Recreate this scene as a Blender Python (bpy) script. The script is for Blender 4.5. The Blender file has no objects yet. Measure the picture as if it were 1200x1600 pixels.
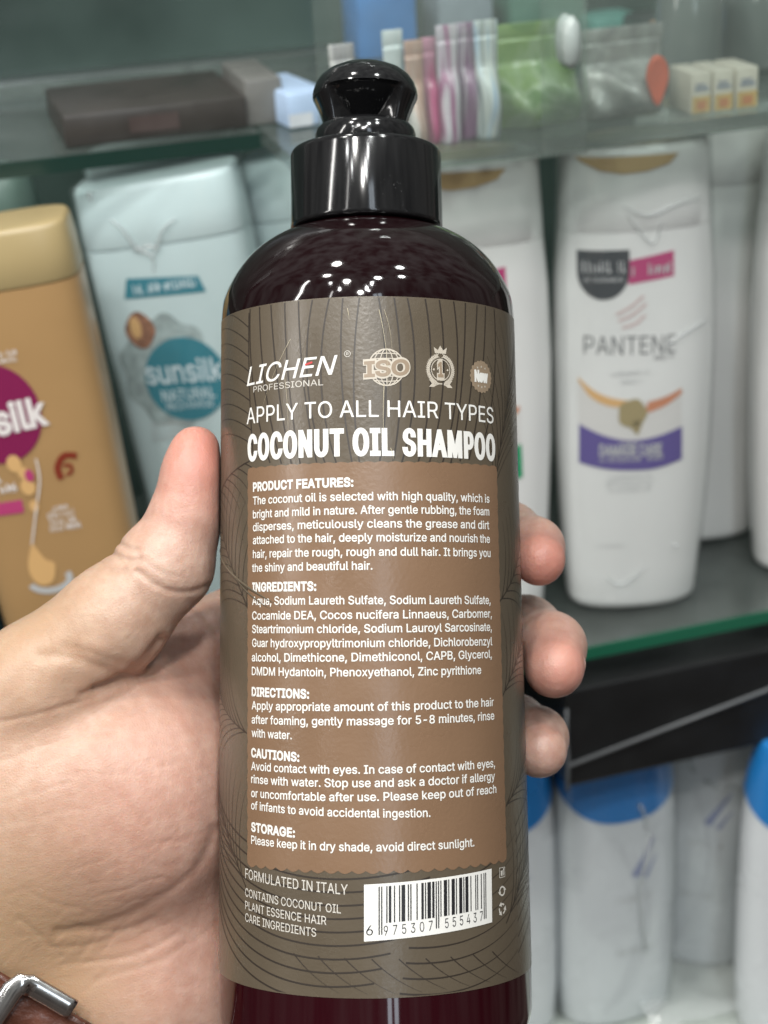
import bpy, bmesh, math, random, os
import numpy as np
from mathutils import Vector, Matrix
random.seed(7); np.random.seed(7)
S = bpy.context.scene
COL = S.collection
R_ = math.radians
PI = math.pi

# ------------------------------------------------------------------ camera
FPX = 2600.0                                   # focal length in pixels of the 1200x1600 photograph
yaw, pit, rol = R_(15), R_(25), R_(3.5)
CF = Vector((math.sin(yaw)*math.cos(pit), math.cos(yaw)*math.cos(pit), -math.sin(pit)))
_r0 = Vector((math.cos(yaw), -math.sin(yaw), 0)); _u0 = _r0.cross(CF)
CU = (_u0*math.cos(rol) + _r0*math.sin(rol)).normalized()
CR = (_r0*math.cos(rol) - _u0*math.sin(rol)).normalized()
CAMP = Vector((0, 0, 1.60))
cam_d = bpy.data.cameras.new('camera'); cam = bpy.data.objects.new('camera', cam_d); COL.objects.link(cam)
cam.matrix_world = Matrix(((CR.x, CU.x, -CF.x, CAMP.x), (CR.y, CU.y, -CF.y, CAMP.y), (CR.z, CU.z, -CF.z, CAMP.z), (0, 0, 0, 1)))
cam_d.sensor_fit = 'VERTICAL'; cam_d.sensor_height = 36; cam_d.sensor_width = 27
cam_d.lens = 36*FPX/1600
cam_d.clip_start = 0.02; cam_d.clip_end = 50
cam_d.dof.use_dof = True; cam_d.dof.focus_distance = 0.418; cam_d.dof.aperture_fstop = 15
S.camera = cam

# ------------------------------------------------------------------ view and world
S.view_settings.view_transform = 'Standard'; S.view_settings.look = 'None'
S.view_settings.exposure = 0.20; S.view_settings.gamma = 1.0
S.view_settings.use_curve_mapping = False
w = bpy.data.worlds.new('World'); S.world = w; w.use_nodes = True
nt = w.node_tree; nt.nodes.clear()
def N(t, ty, **kw):
    n = t.nodes.new(ty)
    for k, v in kw.items():
        if hasattr(n, k): setattr(n, k, v)
        else: n.inputs[k].default_value = v
    return n
out = N(nt, 'ShaderNodeOutputWorld'); bg = N(nt, 'ShaderNodeBackground')
tc = N(nt, 'ShaderNodeTexCoord'); sp = N(nt, 'ShaderNodeSeparateXYZ')
ramp = N(nt, 'ShaderNodeValToRGB'); mr = N(nt, 'ShaderNodeMapRange')
mr.inputs[1].default_value = -1; mr.inputs[2].default_value = 1
nt.links.new(tc.outputs['Generated'], sp.inputs[0]); nt.links.new(sp.outputs[2], mr.inputs[0]); nt.links.new(mr.outputs[0], ramp.inputs[0])
e = ramp.color_ramp.elements
e[0].position = 0.0; e[0].color = (.22, .165, .14, 1); e[1].position = 1.0; e[1].color = (1.0, 1.02, 1.0, 1)
a = ramp.color_ramp.elements.new(.42); a.color = (.24, .205, .185, 1)
a = ramp.color_ramp.elements.new(.62); a.color = (.50, .50, .48, 1)
nz = N(nt, 'ShaderNodeTexNoise'); nz.inputs['Scale'].default_value = 5.5; nz.inputs['Detail'].default_value = 3
mp = N(nt, 'ShaderNodeMapping'); mp.inputs['Scale'].default_value = (1.6, 1.6, .45)
nt.links.new(tc.outputs['Generated'], mp.inputs[0]); nt.links.new(mp.outputs[0], nz.inputs['Vector'])
nr = N(nt, 'ShaderNodeMapRange'); nr.inputs[1].default_value = .36; nr.inputs[2].default_value = .64; nr.inputs[3].default_value = .35; nr.inputs[4].default_value = 1.55
nt.links.new(nz.outputs[0], nr.inputs[0])
mx = N(nt, 'ShaderNodeVectorMath', operation='SCALE'); nt.links.new(ramp.outputs[0], mx.inputs[0]); nt.links.new(nr.outputs[0], mx.inputs['Scale'])
nt.links.new(mx.outputs[0], bg.inputs[0]); bg.inputs[1].default_value = 0.36
nt.links.new(bg.outputs[0], out.inputs[0])

# ------------------------------------------------------------------ pixel geometry (only used to find places and sizes)
def ray(px, py): return CF + CR*((px-600)/FPX) - CU*((py-800)/FPX)
def at_y(px, py, Y): r = ray(px, py); return CAMP + r*((Y-CAMP.y)/r.y)
def at_z(px, py, Z): r = ray(px, py); return CAMP + r*((Z-CAMP.z)/r.z)

# frame of the bottle that is held up: x right, y away, z along its axis (millimetres)
tau, lam = R_(3.5), R_(.7)
BO = CAMP + ray(579, 880)*0.450
bz = (CU*math.cos(lam) - CR*math.sin(lam)); bz = (bz*math.cos(tau) + CF*math.sin(tau)).normalized()
bx = (CR*math.cos(lam) + CU*math.sin(lam)).normalized(); by = bz.cross(bx).normalized()
BM = Matrix(((bx.x, by.x, bz.x, BO.x), (bx.y, by.y, bz.y, BO.y), (bx.z, by.z, bz.z, BO.z), (0, 0, 0, 1)))
def loc_ray(px, py):
    r = ray(px, py); o = CAMP - BO
    return (np.array((o.dot(bx), o.dot(by), o.dot(bz)))*1000, np.array((r.dot(bx), r.dot(by), r.dot(bz))))
def P(px, py, y):                                # point of the pixel's ray at depth y, mm
    o, d = loc_ray(px, py); return o + d*((y-o[1])/d[1])
def to_px(p):                                    # mm points (n,3) in the bottle frame -> pixels
    M = np.array(((bx.x, by.x, bz.x), (bx.y, by.y, bz.y), (bx.z, by.z, bz.z)))
    wv = p @ M.T/1000 + np.array(BO-CAMP)
    d = wv @ np.array(CF)
    return 600 + FPX*(wv @ np.array(CR))/d, 800 - FPX*(wv @ np.array(CU))/d

# ------------------------------------------------------------------ lamps of the shop
def area(name, pos, target, sx, sy, power, col=(1, 1, 1), shape='RECTANGLE'):
    d = bpy.data.lights.new(name, 'AREA'); d.shape = shape; d.size = sx
    if shape in ('RECTANGLE', 'ELLIPSE'): d.size_y = sy
    d.energy = power; d.color = col
    o = bpy.data.objects.new(name, d); COL.objects.link(o); o.location = pos
    o.rotation_euler = (Vector(target)-Vector(pos)).to_track_quat('-Z', 'Y').to_euler()
    return o
def around(az, dist, h):                         # place seen from the bottle, az degrees to the right of the camera
    back = -Vector((CF.x, CF.y, 0)).normalized(); right = Vector((_r0.x, _r0.y, 0)).normalized()
    v = back*math.cos(R_(az)) + right*math.sin(R_(az))
    return BO + v*dist + Vector((0, 0, h))
for az, d, h, pw in ((-55, .75, 1.30, 6.0), (-22, .95, 1.35, 6.4), (-5, 1.35, 1.45, 6.0), (18, .8, 1.30, 4.4), (48, 1.0, 1.40, 4.6), (75, .6, 1.40, 3.6), (-90, .35, 1.35, 4.4)):
    area('ceiling_lamp', around(az, d, h), BO, .13, .13, pw, (1, .98, .94) if az < 0 else (.97, 1, .98), 'DISK')
area('tube_lamp', around(-66, 1.3, .80), BO, .05, .9, 6.0, (1, .98, .95))
area('tube_lamp', around(-35, 1.6, 1.05), BO, .03, .9, 1.8, (1, .98, .95))
for az in (9.6, 14.2): area('window_lamp', around(az, 2.2, 1.15), BO, .12, 1.5, 3.6, (.80, .90, 1))
for az, d, h in ((2, 1.15, 1.35), (8, 1.0, 1.3), (4, 1.05, 1.2), (9, .85, 1.15), (2, .85, 1.05), (-28, .95, 1.1), (-40, .8, 1.0)):
    area('spot_lamp', around(az, d, h), BO, .05, .05, .5, (1, 1, 1), 'DISK')

# ------------------------------------------------------------------ materials
def mat(name, col, rough=.5, spec=.5, metal=0, coat=0, trans=0, **kw):
    m = bpy.data.materials.new(name); m.use_nodes = True
    b = m.node_tree.nodes['Principled BSDF']
    b.inputs['Base Color'].default_value = (*col, 1); b.inputs['Roughness'].default_value = rough
    b.inputs['Specular IOR Level'].default_value = spec; b.inputs['Metallic'].default_value = metal
    b.inputs['Coat Weight'].default_value = coat; b.inputs['Coat Roughness'].default_value = kw.get('coat_rough', .08)
    b.inputs['Transmission Weight'].default_value = trans
    return m
def vary(m, scale, amt, rough_amt=0, bump=0, bscale=None, stretch=(1, 1, 1), detail=4):
    """procedural unevenness: colour, roughness and bump from noise in object space"""
    t = m.node_tree; b = t.nodes['Principled BSDF']; L = t.links.new
    c = t.nodes.new('ShaderNodeTexCoord'); mpn = t.nodes.new('ShaderNodeMapping'); mpn.inputs['Scale'].default_value = stretch
    L(c.outputs['Object'], mpn.inputs[0])
    n = t.nodes.new('ShaderNodeTexNoise'); n.inputs['Scale'].default_value = scale; n.inputs['Detail'].default_value = detail
    L(mpn.outputs[0], n.inputs['Vector'])
    if amt:
        h = t.nodes.new('ShaderNodeHueSaturation'); h.inputs['Color'].default_value = b.inputs['Base Color'].default_value
        r = t.nodes.new('ShaderNodeMapRange'); r.inputs[1].default_value = .3; r.inputs[2].default_value = .7
        r.inputs[3].default_value = 1-amt; r.inputs[4].default_value = 1+amt
        L(n.outputs[0], r.inputs[0]); L(r.outputs[0], h.inputs['Value']); L(h.outputs[0], b.inputs['Base Color'])
    if rough_amt:
        r = t.nodes.new('ShaderNodeMapRange'); r.inputs[1].default_value = .3; r.inputs[2].default_value = .7
        v = b.inputs['Roughness'].default_value
        r.inputs[3].default_value = max(0, v-rough_amt); r.inputs[4].default_value = min(1, v+rough_amt)
        L(n.outputs[0], r.inputs[0]); L(r.outputs[0], b.inputs['Roughness'])
    if bump:
        n2 = t.nodes.new('ShaderNodeTexNoise'); n2.inputs['Scale'].default_value = bscale or scale*4; n2.inputs['Detail'].default_value = 3
        L(mpn.outputs[0], n2.inputs['Vector'])
        bp = t.nodes.new('ShaderNodeBump'); bp.inputs['Strength'].default_value = bump; bp.inputs['Distance'].default_value = .0005
        L(n2.outputs[0], bp.inputs['Height']); L(bp.outputs[0], b.inputs['Normal'])
    return m

def dusty(m, scale, lo, hi, col, amount):
    """specks and film of dust lying on a glossy surface"""
    t = m.node_tree; b = t.nodes['Principled BSDF']; L = t.links.new; o = t.nodes['Material Output']
    c = t.nodes.new('ShaderNodeTexCoord')
    n = t.nodes.new('ShaderNodeTexNoise'); n.inputs['Scale'].default_value = scale; n.inputs['Detail'].default_value = 6; n.inputs['Roughness'].default_value = .75
    L(c.outputs['Object'], n.inputs['Vector'])
    n2 = t.nodes.new('ShaderNodeTexNoise'); n2.inputs['Scale'].default_value = scale/14; n2.inputs['Detail'].default_value = 2
    L(c.outputs['Object'], n2.inputs['Vector'])
    ad = t.nodes.new('ShaderNodeMath'); ad.operation = 'MULTIPLY_ADD'; ad.inputs[1].default_value = .35
    L(n2.outputs[0], ad.inputs[0]); L(n.outputs[0], ad.inputs[2])
    r = t.nodes.new('ShaderNodeMapRange'); r.inputs[1].default_value = lo; r.inputs[2].default_value = hi; r.inputs[3].default_value = 0; r.inputs[4].default_value = amount
    L(ad.outputs[0], r.inputs[0])
    d = t.nodes.new('ShaderNodeBsdfDiffuse'); d.inputs[0].default_value = (*col, 1)
    mxs = t.nodes.new('ShaderNodeMixShader'); L(r.outputs[0], mxs.inputs[0]); L(b.outputs[0], mxs.inputs[1]); L(d.outputs[0], mxs.inputs[2])
    L(mxs.outputs[0], o.inputs[0])
    return m

def film(name, tint=(.97, .98, .98), gloss_lo=.05, gloss_hi=.5, rough=.08, bump=.6, scale=60, haze=.05):
    """thin clear plastic wrap: transparent sheet with a clear coat reflection and creases"""
    m = bpy.data.materials.new(name); m.use_nodes = True; t = m.node_tree; t.nodes.clear(); L = t.links.new
    o = t.nodes.new('ShaderNodeOutputMaterial'); tr = t.nodes.new('ShaderNodeBsdfTransparent'); tr.inputs[0].default_value = (*tint, 1)
    g = t.nodes.new('ShaderNodeBsdfGlossy'); g.inputs['Roughness'].default_value = rough
    lw = t.nodes.new('ShaderNodeLayerWeight'); lw.inputs[0].default_value = .5
    pw = t.nodes.new('ShaderNodeMath'); pw.operation = 'POWER'; pw.inputs[1].default_value = 4; L(lw.outputs['Facing'], pw.inputs[0])
    fr = t.nodes.new('ShaderNodeMapRange'); fr.inputs[3].default_value = gloss_lo; fr.inputs[4].default_value = gloss_hi; L(pw.outputs[0], fr.inputs[0])
    mxs = t.nodes.new('ShaderNodeMixShader'); L(fr.outputs[0], mxs.inputs[0]); L(tr.outputs[0], mxs.inputs[1]); L(g.outputs[0], mxs.inputs[2])
    d = t.nodes.new('ShaderNodeBsdfDiffuse'); d.inputs[0].default_value = (.8, .82, .82, 1)
    mx2 = t.nodes.new('ShaderNodeMixShader'); mx2.inputs[0].default_value = haze; L(mxs.outputs[0], mx2.inputs[1]); L(d.outputs[0], mx2.inputs[2])
    if bump:
        c = t.nodes.new('ShaderNodeTexCoord'); n = t.nodes.new('ShaderNodeTexNoise'); n.inputs['Scale'].default_value = scale; n.inputs['Detail'].default_value = 2
        n.inputs['Distortion'].default_value = 1.2
        L(c.outputs['Object'], n.inputs['Vector'])
        b = t.nodes.new('ShaderNodeBump'); b.inputs['Strength'].default_value = bump; b.inputs['Distance'].default_value = .002
        L(n.outputs[0], b.inputs['Height']); L(b.outputs[0], g.inputs['Normal'])
    L(mx2.outputs[0], o.inputs[0])
    return m

M = {}
M['plastic'] = dusty(mat('burgundy_plastic', (.0085, .0012, .0020), .06, .45), 3200, .86, 1.0, (.20, .19, .18), .24)
M['cap'] = dusty(mat('black_plastic', (.006, .006, .0065), .11, .5), 1100, .84, .98, (.3, .3, .3), .25)
M['label'] = vary(mat('label_paper', (.088, .069, .047), .30, .5), 60, .05, .05, .12, 900)
M['panel'] = vary(mat('panel_print', (.185, .110, .064), .30, .5), 60, .04, .05, .12, 900)
M['leafline'] = mat('leaf_print', (.026, .019, .014), .4)
M['white'] = mat('white_print', (.70, .685, .65), .42)
M['cream'] = mat('cream_print', (.46, .41, .34), .42)
M['tan'] = mat('tan_print', (.25, .185, .125), .42)
M['grey_print'] = mat('grey_print', (.52, .49, .44), .42)
M['black_print'] = mat('black_print', (.012, .012, .014), .45)
M['red_print'] = mat('red_print', (.45, .03, .03), .45)
M['scratch'] = mat('gold_scratch', (.42, .36, .24), .3)
M['crease'] = film('label_film', gloss_hi=.5, haze=.12, bump=0)

# ------------------------------------------------------------------ object helpers
def link(name, me, m=None, parent=None, smooth=True):
    o = bpy.data.objects.new(name, me); COL.objects.link(o)
    if m is not None:
        for mm in (m if isinstance(m, (list, tuple)) else [m]): me.materials.append(mm)
    if smooth: me.polygons.foreach_set('use_smooth', [True]*len(me.polygons))
    if parent: o.parent = parent
    return o
def obj(name, bm, m, parent=None, smooth=True, sharp=None):
    me = bpy.data.meshes.new(name)
    bmesh.ops.recalc_face_normals(bm, faces=bm.faces[:])
    if sharp is not None:
        for ed in bm.edges:
            if len(ed.link_faces) == 2 and ed.calc_face_angle(0) > R_(sharp): ed.smooth = False
    bm.to_mesh(me); bm.free(); return link(name, me, m, parent, smooth)
def pymesh(name, v, f, m, parent=None, smooth=True):
    me = bpy.data.meshes.new(name); me.from_pydata([tuple(x) for x in v], [], [tuple(x) for x in f]); me.update()
    return link(name, me, m, parent, smooth)
def empty(name, loc=(0, 0, 0), rot=(0, 0, 0)):
    o = bpy.data.objects.new(name, None); COL.objects.link(o); o.location = loc; o.rotation_euler = rot; o.empty_display_size = .02
    return o
def tag(o, label, cat, group=None, kind=None):
    if label: o['label'] = label
    if cat: o['category'] = cat
    if group: o['group'] = group
    if kind: o['kind'] = kind
    return o
def box(bm, x0, x1, y0, y1, z0, z1, bev=0, seg=2):
    vs = [bm.verts.new(p) for p in ((x0, y0, z0), (x1, y0, z0), (x1, y1, z0), (x0, y1, z0), (x0, y0, z1), (x1, y0, z1), (x1, y1, z1), (x0, y1, z1))]
    fs = [bm.faces.new([vs[i] for i in q]) for q in ((0, 3, 2, 1), (4, 5, 6, 7), (0, 1, 5, 4), (1, 2, 6, 5), (2, 3, 7, 6), (3, 0, 4, 7))]
    if bev:
        es = list({e for f in fs for e in f.edges})
        bmesh.ops.bevel(bm, geom=es, offset=bev, segments=seg, profile=.5, affect='EDGES')
def tube(bm, pts, rad, n=8, cap=True):
    pts = [Vector(p) for p in pts]; rings = []
    rr = rad if isinstance(rad, (list, tuple)) else [rad]*len(pts)
    for i, p in enumerate(pts):
        t = (pts[min(i+1, len(pts)-1)]-pts[max(i-1, 0)]).normalized()
        u = t.orthogonal().normalized() if i == 0 else (u - t*u.dot(t)).normalized()
        v = t.cross(u)
        rings.append([bm.verts.new(p + (u*math.cos(2*PI*k/n) + v*math.sin(2*PI*k/n))*rr[i]) for k in range(n)])
    for A, B in zip(rings, rings[1:]):
        for k in range(n): bm.faces.new((A[k], A[(k+1) % n], B[(k+1) % n], B[k]))
    if cap: bm.faces.new(rings[0][::-1]); bm.faces.new(rings[-1])
def loft(bm, rings, cap=True):
    vs = [[bm.verts.new(p) for p in r] for r in rings]
    n = len(vs[0])
    for A, B in zip(vs, vs[1:]):
        for k in range(n): bm.faces.new((A[k], A[(k+1) % n], B[(k+1) % n], B[k]))
    if cap: bm.faces.new(vs[0][::-1]); bm.faces.new(vs[-1])

# ------------------------------------------------------------------ flat artwork: polygons in (u, v), later laid onto a surface
FONT = None
try:
    FONT = bpy.data.fonts.load(os.path.join(bpy.utils.system_resource('DATAFILES'), 'fonts', 'Inter.woff2'))
except Exception:
    FONT = None
from mathutils.geometry import delaunay_2d_cdt, interpolate_bezier
def text_bm(s, bold=0.0, shear=0.0, spacing=1.0, res=3, boldy=None):
    """flat mesh of a line of text; bold pushes the outlines outwards, overlapping strokes are united"""
    c = bpy.data.curves.new('t', 'FONT'); c.body = s
    if FONT: c.font = FONT
    c.size = 1; c.shear = shear; c.space_character = spacing
    o = bpy.data.objects.new('t', c); COL.objects.link(o)
    dg = bpy.context.evaluated_depsgraph_get()
    cv = o.evaluated_get(dg).to_curve(dg)
    loops = []
    for sp_ in cv.splines:
        bp_ = sp_.bezier_points; lp = []
        for i in range(len(bp_)):
            p, q = bp_[i], bp_[(i+1) % len(bp_)]
            straight = (p.handle_right-p.co).cross(q.co-p.co).length < 1e-6 and (q.handle_left-p.co).cross(q.co-p.co).length < 1e-6
            lp += [Vector((v.x, v.y)) for v in ([p.co] if straight else interpolate_bezier(p.co, p.handle_right, q.handle_left, q.co, res+2)[:-1])]
        cl = []
        for v in lp:
            if not cl or (v-cl[-1]).length > 1e-5: cl.append(v)
        if len(cl) > 1 and (cl[0]-cl[-1]).length < 1e-5: cl.pop()
        if len(cl) > 2: loops.append(cl)
    bpy.data.objects.remove(o); bpy.data.curves.remove(c)
    bm = bmesh.new()
    if not loops: return bm
    area_ = sum(p.x*q.y-q.x*p.y for l in loops for p, q in zip(l, l[1:]+l[:1])); sg = 1 if area_ > 0 else -1
    bx_ = bold; by_ = bold if boldy is None else boldy
    if bx_ or by_:
        new = []
        for lp in loops:
            n_ = len(lp); o_ = []
            for i in range(n_):
                p, q, r = lp[i-1], lp[i], lp[(i+1) % n_]
                d1, d2 = q-p, r-q
                n1 = Vector((d1.y, -d1.x)).normalized()*sg; n2 = Vector((d2.y, -d2.x)).normalized()*sg; m = n1+n2
                if m.length < 1e-4: o_.append(q.copy()); continue
                m.normalize(); k = 1/max(.6, m.dot(n1)); o_.append(q+Vector((m.x*k*bx_, m.y*k*by_)))
            new.append(o_)
        loops = new
    segs = np.array([(p.x, p.y, q.x, q.y) for l in loops for p, q in zip(l, l[1:]+l[:1])])
    # glyph by glyph: loops whose boxes overlap in x belong together
    spans = sorted(((min(v.x for v in l), max(v.x for v in l), l) for l in loops), key=lambda t_: t_[0]); groups = []
    for x0, x1, l in spans:
        if groups and x0 < groups[-1][1]-1e-6: groups[-1][1] = max(groups[-1][1], x1); groups[-1][2].append(l)
        else: groups.append([x0, x1, [l]])
    for x0, x1, ls in groups:
        pv, pe, k0 = [], [], 0
        for l in ls:
            pv += l; pe += [(k0+i, k0+(i+1) % len(l)) for i in range(len(l))]; k0 += len(l)
        sg_ = np.array([(p.x, p.y, q.x, q.y) for l in ls for p, q in zip(l, l[1:]+l[:1])])
        ov, oe, of_, *_r = delaunay_2d_cdt(pv, pe, [], 0, 1e-7)
        if not of_: continue
        vs = [bm.verts.new((v.x, v.y, 0)) for v in ov]
        for t_ in of_:
            A, B, Cc = (ov[i] for i in t_[:3]); ar = (B.x-A.x)*(Cc.y-A.y)-(B.y-A.y)*(Cc.x-A.x)
            if abs(ar) < 1e-10: continue
            cx, cy = (A.x+B.x+Cc.x)/3, (A.y+B.y+Cc.y)/3
            y0, y1 = sg_[:, 1], sg_[:, 3]
            up = (y0 <= cy) & (y1 > cy); dn = (y0 > cy) & (y1 <= cy); cr = up | dn
            xx = sg_[cr, 0]+(cy-y0[cr])*(sg_[cr, 2]-sg_[cr, 0])/(y1[cr]-y0[cr]); wn = np.sum(np.where(up[cr], 1, -1)*(xx > cx))
            if wn*sg > 0:
                try: bm.faces.new([vs[i] for i in (t_ if ar > 0 else t_[::-1])])
                except ValueError: pass
        for v in vs:
            if not v.link_faces: bm.verts.remove(v)
    return bm
CAPH = None
def cap_height():
    global CAPH
    if CAPH is None:
        b = text_bm('H'); CAPH = max(v.co.y for v in b.verts); b.free()
    return CAPH
class Art:
    """collects flat pieces in surface coordinates"""
    def __init__(self): self.v = []; self.f = []
    def add_bm(self, bm, fn):
        o = len(self.v); bm.verts.index_update()
        self.v += [fn(v.co.x, v.co.y) for v in bm.verts]
        self.f += [[o+v.index for v in f.verts] for f in bm.faces]; bm.free()
    def text(self, s, x0, z0, x1, z1, h, **kw):
        """text whose baseline runs from (x0,z0) to (x1,z1), capital height h"""
        bm = text_bm(s, **kw); xs = [v.co.x for v in bm.verts]
        if not xs: bm.free(); return
        a, b = min(xs), max(xs); sy = h/cap_height()
        self.add_bm(bm, lambda x, y: (x0+(x1-x0)*(x-a)/(b-a), z0+(z1-z0)*(x-a)/(b-a)+y*sy))
    def poly(self, pts):
        o = len(self.v); self.v += [tuple(p) for p in pts]; self.f.append(list(range(o, o+len(pts))))
    def quad(self, x0, z0, x1, z1): self.poly(((x0, z0), (x1, z0), (x1, z1), (x0, z1)))
    def disc(self, x, z, rx, rz=None, n=28, lob=0, la=0):
        rz = rz or rx
        self.poly([(x+rx*(1+la*math.cos(lob*t))*math.cos(t), z+rz*(1+la*math.cos(lob*t))*math.sin(t)) for t in (2*PI*k/n for k in range(n))])
    def line(self, pts, wd, taper=False):
        n = len(pts)
        L, Rr = [], []
        for i in range(n):
            p = pts[i]; a = pts[max(i-1, 0)]; b = pts[min(i+1, n-1)]
            dx, dz = b[0]-a[0], b[1]-a[1]; l = math.hypot(dx, dz) or 1
            ww = wd/2*(1-.85*i/(n-1) if taper else 1)
            L.append((p[0]-dz/l*ww, p[1]+dx/l*ww)); Rr.append((p[0]+dz/l*ww, p[1]-dx/l*ww))
        o = len(self.v); self.v += L+Rr
        for i in range(n-1): self.f.append([o+i, o+n+i, o+n+i+1, o+i+1])
    def ring(self, x, z, rx, rz, wd, a0=0, a1=2*PI, n=32):
        self.line([(x+rx*math.cos(a0+(a1-a0)*k/n), z+rz*math.sin(a0+(a1-a0)*k/n)) for k in range(n+1)], wd)
    def build(self, name, surf, m, parent, off, step=None):
        bm = bmesh.new(); vs = [bm.verts.new((x, z, 0)) for x, z in self.v]
        for f in self.f:
            try: bm.faces.new([vs[i] for i in f])
            except ValueError: pass
        if step:
            bmesh.ops.triangulate(bm, faces=[f for f in bm.faces if len(f.verts) > 4])
            xs = [v.co.x for v in bm.verts]; k = math.floor(min(xs)/step)+1
            while k*step < max(xs):
                bmesh.ops.bisect_plane(bm, geom=bm.verts[:]+bm.edges[:]+bm.faces[:], plane_co=(k*step, 0, 0), plane_no=(1, 0, 0)); k += 1
            if isinstance(step, float) and step < .01:
                zs = [v.co.y for v in bm.verts]; st = step*2; k = math.floor(min(zs)/st)+1
                while k*st < max(zs):
                    bmesh.ops.bisect_plane(bm, geom=bm.verts[:]+bm.edges[:]+bm.faces[:], plane_co=(0, k*st, 0), plane_no=(0, 1, 0)); k += 1
        for v in bm.verts: v.co = surf(v.co.x, v.co.y, off)
        me = bpy.data.meshes.new(name); bm.to_mesh(me); bm.free()
        # faces must look outwards
        if len(me.polygons):
            c = me.polygons[0]; out_ = Vector(surf(self.v[0][0], self.v[0][1], off+1)) - Vector(surf(self.v[0][0], self.v[0][1], off))
            if c.normal.dot(out_) < 0: me.flip_normals()
        return link(name, me, m, parent, True)

# ================================================================== the held shampoo bottle
mm = .001
def Rb(z):
    """radius of the straight body, mm"""
    return 40.0 + (31-z)*0.0102
def lathe(bm, prof, n=96, fn=None):
    rings = []
    for r, z in prof:
        if r < 1e-6: rings.append([bm.verts.new((0, 0, z*mm))]); continue
        ring = []
        for k in range(n):
            t = 2*PI*k/n; rr = fn(r, z, t) if fn else r
            ring.append(bm.verts.new((rr*math.cos(t)*mm, rr*math.sin(t)*mm, z*mm)))
        rings.append(ring)
    for A, B in zip(rings, rings[1:]):
        for k in range(n):
            k2 = (k+1) % n
            if len(A) == 1 and len(B) == 1: continue
            if len(A) == 1: bm.faces.new((A[0], B[k2], B[k]))
            elif len(B) == 1: bm.faces.new((A[k], A[k2], B[0]))
            else: bm.faces.new((A[k], A[k2], B[k2], B[k]))
def smooth_prof(pts, per=6):
    """Catmull-Rom through profile points"""
    o = []
    for i in range(len(pts)-1):
        p0 = pts[max(i-1, 0)]; p1 = pts[i]; p2 = pts[i+1]; p3 = pts[min(i+2, len(pts)-1)]
        for k in range(per):
            t = k/per
            o.append(tuple(.5*((2*p1[j]) + (-p0[j]+p2[j])*t + (2*p0[j]-5*p1[j]+4*p2[j]-p3[j])*t*t + (-p0[j]+3*p1[j]-3*p2[j]+p3[j])*t**3) for j in (0, 1)))
    o.append(tuple(pts[-1])); return o

bottle = empty('shampoo_bottle'); bottle.matrix_world = BM
tag(bottle, 'dark burgundy shampoo bottle with black pump cap and brown label, held in the hand', 'shampoo bottle')
prof = [(0, -129.5), (26, -129.5), (30, -131.2), (33, -130.9), (36.6, -128.2), (39.4, -124.4), (41.1, -119.6), (Rb(-114), -114), (Rb(-90), -90)]
prof = smooth_prof(prof, 5) + [(Rb(z), z) for z in range(-80, 61, 10)]
prof += smooth_prof([(Rb(62), 62), (Rb(67), 67), (38.7, 72.5), (35.4, 79), (30.5, 84.6), (24.5, 88.6), (20, 90.4), (17.5, 91.2)], 6) + [(15.5, 92), (15.5, 95)]
bm = bmesh.new(); lathe(bm, prof, 128)
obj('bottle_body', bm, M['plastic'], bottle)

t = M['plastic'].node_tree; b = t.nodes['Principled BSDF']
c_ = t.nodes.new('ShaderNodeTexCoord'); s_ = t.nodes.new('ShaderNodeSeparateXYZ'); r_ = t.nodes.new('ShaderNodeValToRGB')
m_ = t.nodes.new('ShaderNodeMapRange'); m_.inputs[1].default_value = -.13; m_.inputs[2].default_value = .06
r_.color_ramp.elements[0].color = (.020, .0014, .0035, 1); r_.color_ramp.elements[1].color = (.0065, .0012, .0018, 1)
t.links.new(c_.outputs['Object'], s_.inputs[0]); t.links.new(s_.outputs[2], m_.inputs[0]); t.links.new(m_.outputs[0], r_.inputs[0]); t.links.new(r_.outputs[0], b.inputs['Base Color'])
# cap: skirt with rounded shoulder, collar and the press head
bm = bmesh.new()
lathe(bm, [(15.0, 91.0), (20.3, 91.0), (20.75, 91.5), (20.8, 92.2), (20.72, 100), (20.65, 111.2), (20.55, 111.9), (20.2, 112.5), (19.6, 112.85), (18.6, 113.0), (16.0, 113.1), (14.0, 113.1)], 96,
      lambda r, z, t: r + (.012*math.cos(60*t)+.05*math.sin(3*t) if 92 < z < 112 and r > 20.4 else 0))
cap = obj('cap_skirt', bm, M['cap'], bottle, sharp=50)
bm = bmesh.new()
lathe(bm, [(12.5, 113.2), (13.7, 113.3), (13.9, 113.8), (13.8, 117.4), (13.4, 118.8), (12.6, 119.7), (11.4, 120), (0, 120)], 72)
obj('cap_collar', bm, M['cap'], bottle, sharp=50)
def scoop(r, z, t):
    # the front of the head is hollowed under the rim
    d = math.atan2(math.sin(t+PI/2), math.cos(t+PI/2))
    k = min(1, max(0, (.86-abs(d))/.20)); k = k*k*(3-2*k)
    f = 1 if z < 128.5 else max(0, 1-(z-128.5)/.5)
    return r - (1.2+.82*max(0, 128.5-max(z, 120)))*k*f if r > 8 else r
bm = bmesh.new()
lathe(bm, [(0, 119.6), (11.4, 119.6), (11.6, 120.6), (12.2, 122.6), (13.0, 124.6), (13.9, 126.6), (14.35, 127.6), (14.45, 128.2), (14.42, 128.6), (14.38, 129.0), (14.3, 129.6), (13.7, 131.4), (12.5, 133.3), (10.5, 135.0), (7.6, 136.4), (4, 137.2), (0, 137.4)], 180, scoop)
obj('press_head', bm, M['cap'], bottle, sharp=60)

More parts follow.
